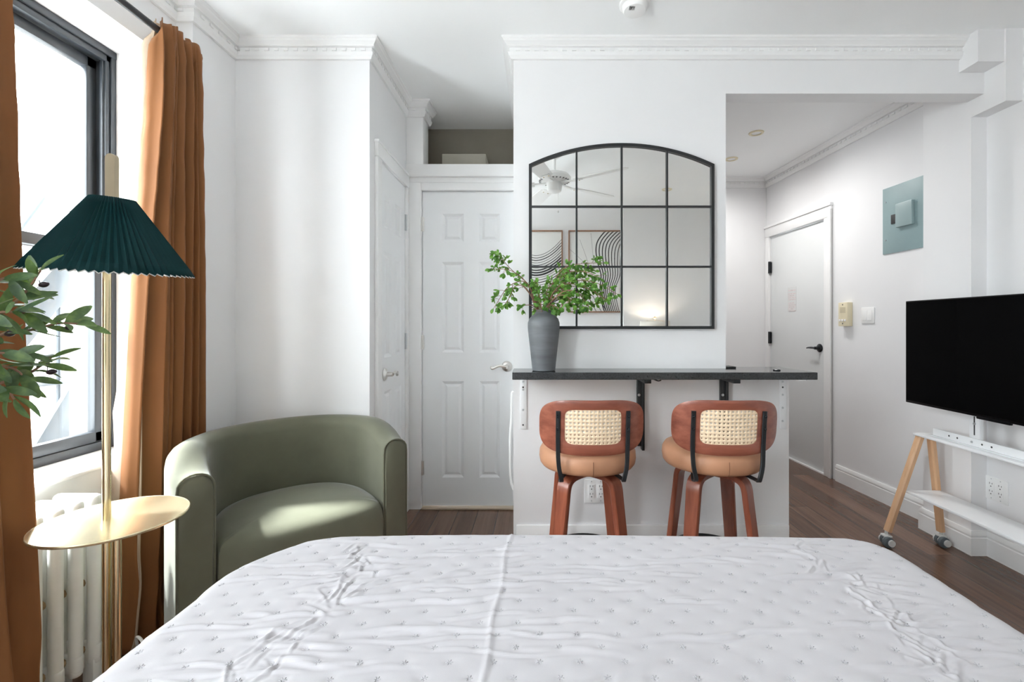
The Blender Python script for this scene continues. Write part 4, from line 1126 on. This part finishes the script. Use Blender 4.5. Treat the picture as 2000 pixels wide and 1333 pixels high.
# ---------------------------------------------------------------- prints on the rear wall (seen in the mirror)
def art(x0, x1, z0, z1, label, curves):
    o = thing('art_print', ((x0 + x1) / 2, YR, z0), label, 'picture', group='framed line prints above the bed')
    m = MB(); f = .014
    for a, b_ in (((x0, z0), (x0 + f, z1)), ((x1 - f, z0), (x1, z1)), ((x0 + f, z0), (x1 - f, z0 + f)), ((x0 + f, z1 - f), (x1 - f, z1))): m.box((a[0], YR + .0005, a[1]), (b_[0], YR + .028, b_[1]), .001)
    m.build('frame', mt['artframe'], o)
    pr = MB().box((x0 + .01, YR + .001, z0 + .01), (x1 - .01, YR + .012, z1 - .01)).build('print', mt['paper'], o)
    m = MB()
    for pts, w in curves:
        P = smooth_path([V((x0 + .015 + a * (x1 - x0 - .03), YR + .0128, z0 + .015 + b_ * (z1 - z0 - .03))) for a, b_ in pts], 8)
        for i in range(len(P) - 1):
            t = (P[min(i+2, len(P)-1)] - P[max(0, i-1)]).normalized()
        L, Rr = [], []
        for i, p in enumerate(P):
            t = (P[min(i+1, len(P)-1)] - P[max(0, i-1)]).normalized(); nn = V((-t.z, 0, t.x)) * w
            cl_ = lambda q: V((min(max(q.x, x0 + .0145), x1 - .0145), q.y, min(max(q.z, z0 + .0145), z1 - .0145)))
            L.append(m.bm.verts.new(cl_(p + nn))); Rr.append(m.bm.verts.new(cl_(p - nn)))
        for i in range(len(P) - 1): m.bm.faces.new((L[i], L[i+1], Rr[i+1], Rr[i]))
    m.build('line_drawing', mt['ink'], pr)
cv = []
for i in range(24):
    zb = .70 - .031 * i; rs_ = .20 - .006 * i
    cv.append(([(q / 10, zb + rs_ * abs((q / 10 - .5) / .5) ** 1.9) for q in range(11)], .0028 + .0012 * (i % 3) + .005 * (i in (6, 7, 8))))
art(-.34, .302, 1.33, 2.32, 'framed print of black bowl-shaped arcs reflected in the mirror', cv)
cv = []
for i in range(9):
    s_ = i * .075
    cv.append(([(.66 + s_ * 1.15 + .1, 1.05), (.57 + s_ * .95, .9), (.52 + s_ * .85, .78), (.55 + s_ * .75, .62), (.62 + s_ * .62, .45), (.60 + s_ * .5, .28), (.63 + s_ * .5, .12), (.70 + s_ * .48, -.03)], .0068 - .0003 * i))
for i in range(6): cv.append(([(.05 + i * .1, .24 - .01 * i), (.12 + i * .1, .12), (.24 + i * .1, -.02)], .0035))
for a, b_, c, d in ((0, .78, .45, .5), (.2, .9, .42, .5), (.48, .55, .42, .98), (.42, .5, .6, .1)): cv.append(([(a, b_), ((a + c) / 2, (b_ + d) / 2 + .01), (c, d)], .0012))
art(.372, 1.012, 1.33, 2.32, 'framed print of black flowing vertical lines reflected in the mirror', cv)

# ---------------------------------------------------------------- nightstand + table lamp (mirror)
ns = thing('nightstand', (1.34, -.70, 0), 'white bedside table carrying the table lamp', 'nightstand')
MB().box((1.12, -.9, .10), (1.56, -.52, .56), .005).build('cabinet', mt['trim'], ns)
dr = MB().box((1.135, -.52, .34), (1.545, -.505, .545), .004).build('drawer', mt['trim'], ns)
MB().lathe([(0, 0), (.012, 0), (.014, .016), (0, .02)], 16, (1.34, -.505, .44), Matrix.Rotation(R(-90), 4, 'X')).build('knob', mt['nickel'], dr)
for x in (1.15, 1.53):
    for y in (-.87, -.55): MB().tube([(x, y, 0), (x, y, .1)], [.012, .016], 12).build('leg', mt['oak'], ns)
tl = thing('table_lamp', (1.34, -.70, .56), 'white drum table lamp reflected in the mirror corner', 'lamp')
MB().lathe([(0, .5605), (.07, .5605), (.072, .575), (.02, .59), (.05, .68), (.07, .78), (.045, .88), (.014, .93), (.012, 1.06), (0, 1.06)], 36, (1.34, -.7, 0)).build('base', mt['plastic'], tl)
m = MB(); m.grid(lambda u, v: V((1.34 + (.185 - .02 * v) * math.cos(2*PI*u), -.7 + (.185 - .02 * v) * math.sin(2*PI*u), 1.0 + .225 * v)), 48, 6, True)
shd = m.build('lamp_shade', mt['shadefab'], tl); md = shd.modifiers.new('thick', 'SOLIDIFY'); md.thickness = .002
MB().tube([(1.34, -.7, 1.06), (1.34, -.7, 1.245)], .003, 8).lathe([(0, 1.24), (.013, 1.25), (.016, 1.262), (.010, 1.274), (0, 1.277)], 16, (1.34, -.7, 0)).tube([(1.18, -.7, 1.222), (1.34, -.7, 1.235), (1.5, -.7, 1.222)], .002, 6).build('finial', mt['brass'], tl)
tb = bpy.data.lights.new('table_lamp_bulb', 'POINT'); tb.energy = 1.5; tb.color = (1, .88, .74); tb.shadow_soft_size = .03
to = bpy.data.objects.new('table_lamp_bulb', tb); to.location = (1.34, -.7, 1.12); COL.objects.link(to)
# loft box
lb = MB().box((-.645, 3.07, 2.1855), (-.349, 3.25, 2.333), .004).build('storage_box', mt['card'])
tag(lb, 'beige box stored in the dark loft above closet door', 'box')

# ---------------------------------------------------------------- bed and quilt
bd = thing('bed', (.085, .05, 0), 'bed under the pale quilt in the foreground', 'bed')
BX0, BX1, BY0, BY1, BZ = -.672, .842, -.93, 1.132, .664
MB().box((BX0 + .09, BY0 + .02, .10), (BX1 - .09, BY1 - .12, .32), .02).build('bed_base', mt['bedframe'], bd)
def rrect(x0, x1, y0, y1, r, n=8):
    p = []
    for cx, cy, a in ((x1 - r, y0 + r, -90), (x1 - r, y1 - r, 0), (x0 + r, y1 - r, 90), (x0 + r, y0 + r, 180)):
        for i in range(n + 1): q = R(a + 90 * i / n); p.append((cx + r * math.cos(q), cy + r * math.sin(q)))
    return p
mm = MB(); pl = rrect(BX0 + .03, BX1 - .03, BY0 + .02, BY1 - .035, .2)
mm.prism(pl, lambda x, y: V((x, y, .322)), lambda x, y: V((x, y, BZ - .045)))
bmesh.ops.bevel(mm.bm, geom=[e for e in mm.bm.edges if abs(e.verts[0].co.z - e.verts[1].co.z) < 1e-6], offset=.03, segments=3, affect='EDGES')
mm.build('mattress', mt['mattress'], bd)
for x in (BX0 + .15, BX1 - .15):
    for y in (BY0 + .1, BY1 - .2): MB().tube([(x, y, 0), (x, y, .1)], [.02, .025], 12).build('leg', mt['black'], bd)

def build_quilt():
    rb = .05; drop = .30
    ext = rb * (PI / 2 - 1) + drop
    a0, a1, b0, b1 = BX0 - ext, BX1 + ext, BY0 - .0, BY1 + ext
    U = [a0]
    while U[-1] < a1:
        near = min(abs(U[-1] + .395), abs(U[-1] - .61))
        U.append(U[-1] + (.0026 if near < .075 else .004 if abs(U[-1] + .075) < .03 else .0075))
    U = np.array(U)
    Vv = np.concatenate([np.linspace(b0, .5, 40)[:-1], np.arange(.5, BY1 + .06, .0032), np.linspace(BY1 + .061, b1, 22)])
    nu, nv = len(U), len(Vv)
    A, B = np.meshgrid(U, Vv, indexing='ij')
    # core rounded rectangle; the foot-left corner is rounder
    cx0, cx1, cy1 = BX0 + rb, BX1 - rb, BY1 - rb
    mid = (cx0 + cx1) / 2
    rc = np.where(A < mid, .17, .06)
    qx = np.clip(A, cx0, cx1); qy = np.minimum(B, cy1)
    # corner arcs
    ccx = np.where(A < mid, cx0 + rc, cx1 - rc); ccy = cy1 - rc
    dx, dy = A - ccx, B - ccy
    inc = ((A - ccx) * np.where(A < mid, -1, 1) > 0) & (dy > 0)
    dist = np.sqrt(dx * dx + dy * dy) + 1e-9
    k = np.minimum(1, rc / dist)
    qx = np.where(inc, ccx + dx * k, qx); qy = np.where(inc, ccy + dy * k, qy)
    vx, vy = A - qx, B - qy; L = np.sqrt(vx * vx + vy * vy)
    ux, uy = np.where(L > 1e-7, vx / (L + 1e-9), 0), np.where(L > 1e-7, vy / (L + 1e-9), 0)
    ang = np.minimum(L / rb, PI / 2); ex = np.maximum(0, L - rb * PI / 2)
    X = qx + ux * rb * np.sin(ang); Y = qy + uy * rb * np.sin(ang)
    crown = .010 * (1 - ((A - mid) / (.76)) ** 2).clip(0, 1) * 1
    Z = BZ - rb * (1 - np.cos(ang)) - ex + crown - .004
    # shallow droop of the foot edge towards the corners
    # ---- relief
    H = np.zeros_like(A)
    # tied stars in a diamond lattice
    px_, py_ = .066, .062
    def lattice(A, B):
        i = np.round(A / px_); j = np.round(B / py_)
        d1 = np.hypot(A - i * px_, B - j * py_)
        i2 = np.round(A / px_ - .5) + .5; j2 = np.round(B / py_ - .5) + .5
        d2 = np.hypot(A - i2 * px_, B - j2 * py_)
        return np.minimum(d1, d2)
    d = lattice(A, B)
    H += -.0022 * np.exp(-(d / .008) ** 2) + .0006 * np.clip(d / .03, 0, 1)
    # long soft ripples running across the bed
    nz = np.zeros_like(A); nz2 = np.zeros_like(A)
    for i in range(nu):
        for j in range(nv):
            a, b = A[i, j], B[i, j]
            nz[i, j] = noise.noise((a * 1.3, b * 10., 1.3)); nz2[i, j] = noise.noise((a * 7., b * 12., 7.7))
    H += .0026 * nz + .0010 * nz2
    # individual creases: a sharp ridge with a shallow valley beside it
    rq = random.Random(19)
    def crease(ca, cb, L_, th, w_, h_, curve=0.):
        c_, s_ = math.cos(th), math.sin(th)
        sel = (np.abs(A - ca) < L_ * .75 + .03) & (np.abs(B - cb) < L_ * .75 * abs(s_) + .05)
        da, db = A[sel] - ca, B[sel] - cb
        u_ = da * c_ + db * s_; v_ = -da * s_ + db * c_ + curve * u_ * u_ + .004 * np.sin(u_ * 40 + ca * 90)
        env = np.clip(1 - (u_ / (L_ / 2)) ** 2, 0, 1) ** 1.2
        H[sel] += h_ * env * (np.exp(-(v_ / w_) ** 2) - .75 * np.exp(-((v_ + 1.9 * w_) / (1.2 * w_)) ** 2))
    for k in range(70):
        crease(rq.uniform(-.62, .78), rq.uniform(.6, 1.08), rq.uniform(.06, .34), rq.uniform(-.10, .16), rq.uniform(.0028, .0055), rq.uniform(.0012, .0032), rq.uniform(-.4, .4))
    for k in range(26):
        crease(rq.uniform(-.45, .05), rq.uniform(.85, 1.07), rq.uniform(.05, .16), rq.uniform(.05, .4), rq.uniform(.003, .005), rq.uniform(.002, .0042))
    for xb, kk in ((-.395, 1.), (.61, .9)):
        for k in range(60):
            cb = rq.uniform(.62, 1.06)
            crease(xb + rq.gauss(0, .022) + .02 * math.sin(cb * 16), cb, rq.uniform(.02, .085), PI / 2 + rq.uniform(-1.0, 1.0), rq.uniform(.0022, .0038), rq.uniform(.0012, .0028) * kk, rq.uniform(-3, 3))
        for k in range(14):
            cb = rq.uniform(.62, 1.05)
            crease(xb + rq.uniform(.02, .10), cb, rq.uniform(.07, .18), rq.uniform(-.1, .1), rq.uniform(.004, .006), rq.uniform(.002, .004))
    # centre seam
    xs = -.075 + .03 * (B - .8) + .003 * np.sin(B * 30)
    H += .0026 * np.exp(-((A - xs) / .0036) ** 2)
    fade = np.clip(1 - ex / .2, .3, 1)
    H *= fade
    # side folds
    fold = np.clip(ex / drop, 0, 1) * .012 * np.sin((A + B) * 24)
    nxv, nyv, nzv = ux * np.sin(ang), uy * np.sin(ang), np.cos(ang)
    X += nxv * (H + fold); Y += nyv * (H + fold); Z += nzv * H
    me = bpy.data.meshes.new('quilt')
    co = np.stack([X, Y, Z], -1).reshape(-1, 3)
    idx = np.arange(nu * nv).reshape(nu, nv)
    f = np.stack([idx[:-1, :-1], idx[1:, :-1], idx[1:, 1:], idx[:-1, 1:]], -1).reshape(-1, 4)
    org = np.array([.085, .1, .3])
    me.from_pydata((co - org).tolist(), [], f.tolist()); me.update()
    me.polygons.foreach_set('use_smooth', [True] * len(me.polygons)); me.materials.append(mt['quilt'])
    o = bpy.data.objects.new('quilt', me); COL.objects.link(o); o.location = org.tolist(); WM['quilt'] = Matrix.Translation(V(org.tolist()))
    tag(o, 'pale lilac-grey stitched quilt spread over the bed', 'quilt')
    # thread stars: little four-armed stitches sitting in the dimples
    from mathutils.kdtree import KDTree
    kd = KDTree(nu * nv)
    for q in range(0, nu * nv): kd.insert((A.flat[q], B.flat[q], 0), q)
    kd.balance()
    m = MB()
    for off in (0, .5):
        for i in range(int((BX0 - .05) / px_) - 1, int((BX1 + .1) / px_) + 2):
            for j in range(int(.35 / py_), int((BY1 + .04) / py_) + 1):
                a, b = (i + off) * px_, (j + off) * py_
                if not (a0 < a < a1 and b < b1): continue
                _, q, dd = kd.find((a, b, 0))
                n_ = V((nxv.flat[q], nyv.flat[q], nzv.flat[q]))
                if n_.z < .3: continue
                c = V(co[q]) + n_ * .0008
                t1 = V((1, 0, 0)); t1 = (t1 - n_ * t1.dot(n_)).normalized(); t2 = n_.cross(t1)
                for g in range(3):
                    ga = PI * g / 3 + .25 + .3 * math.sin(i * 3.3 + j * 1.7)
                    dv = t1 * math.cos(ga) + t2 * math.sin(ga); sv = n_.cross(dv)
                    for sgn in (-1, 1):
                        p0, p1 = c + dv * .0014 * sgn, c + dv * .0054 * sgn + n_ * .0008
                        w = sv * .00042
                        m._new([p0 - w, p1 - w, p1 + w, p0 + w, p0 - w - n_*.001, p1 - w - n_*.001, p1 + w - n_*.001, p0 + w - n_*.001], [(0, 1, 2, 3), (0, 4, 5, 1), (2, 6, 7, 3), (1, 5, 6, 2), (0, 3, 7, 4)])
    s = m.build('stitching', mt['thread'], o, angle=180); s['kind'] = 'stuff'
build_quilt()

# ================================================================ light
w = bpy.data.worlds.new('daylight'); sc.world = w; w.use_nodes = True
bg = w.node_tree.nodes['Background']; bg.inputs[0].default_value = (.93, .965, 1, 1); bg.inputs[1].default_value = 9.0
for wy in (W1, W2_ADDED):
    l = bpy.data.lights.new('window_portal', 'AREA'); l.shape = 'RECTANGLE'; l.size = WZ[1] - WZ[0]; l.size_y = wy[1] - wy[0]
    l.cycles.is_portal = True
    o = bpy.data.objects.new('window_portal', l); o.location = (-1.85, sum(wy) / 2, sum(WZ) / 2); o.rotation_euler = (0, R(-90), 0); COL.objects.link(o)
s = bpy.data.lights.new('sun', 'SUN'); s.energy = 7.5; s.angle = R(4); s.color = (.96, .98, 1)
so = bpy.data.objects.new('sun', s); COL.objects.link(so)
so.rotation_euler = V((.90, .19, -1.2)).normalized().to_track_quat('-Z', 'Y').to_euler()

# ================================================================ camera
cam = bpy.data.cameras.new('camera'); cam.lens = F / 2000 * 36; cam.sensor_width = 36; cam.sensor_fit = 'HORIZONTAL'
cam.shift_x = -(VX - 1000) / 2000; cam.shift_y = (VY - 666.5) / 2000; cam.clip_start = .02
co_ = bpy.data.objects.new('camera', cam); COL.objects.link(co_); co_.location = (0, 0, CH); co_.rotation_euler = (R(90), 0, 0)
sc.camera = co_
sc.view_settings.view_transform = 'Standard'; sc.view_settings.look = 'None'; sc.view_settings.gamma = 1; sc.view_settings.use_curve_mapping = False
sc.view_settings.exposure = 1.64
sc.cycles.max_bounces = 14; sc.cycles.diffuse_bounces = 8; sc.cycles.glossy_bounces = 6; sc.cycles.transparent_max_bounces = 16
sc.cycles.use_denoising = True
sc.cycles.sample_clamp_indirect = 8
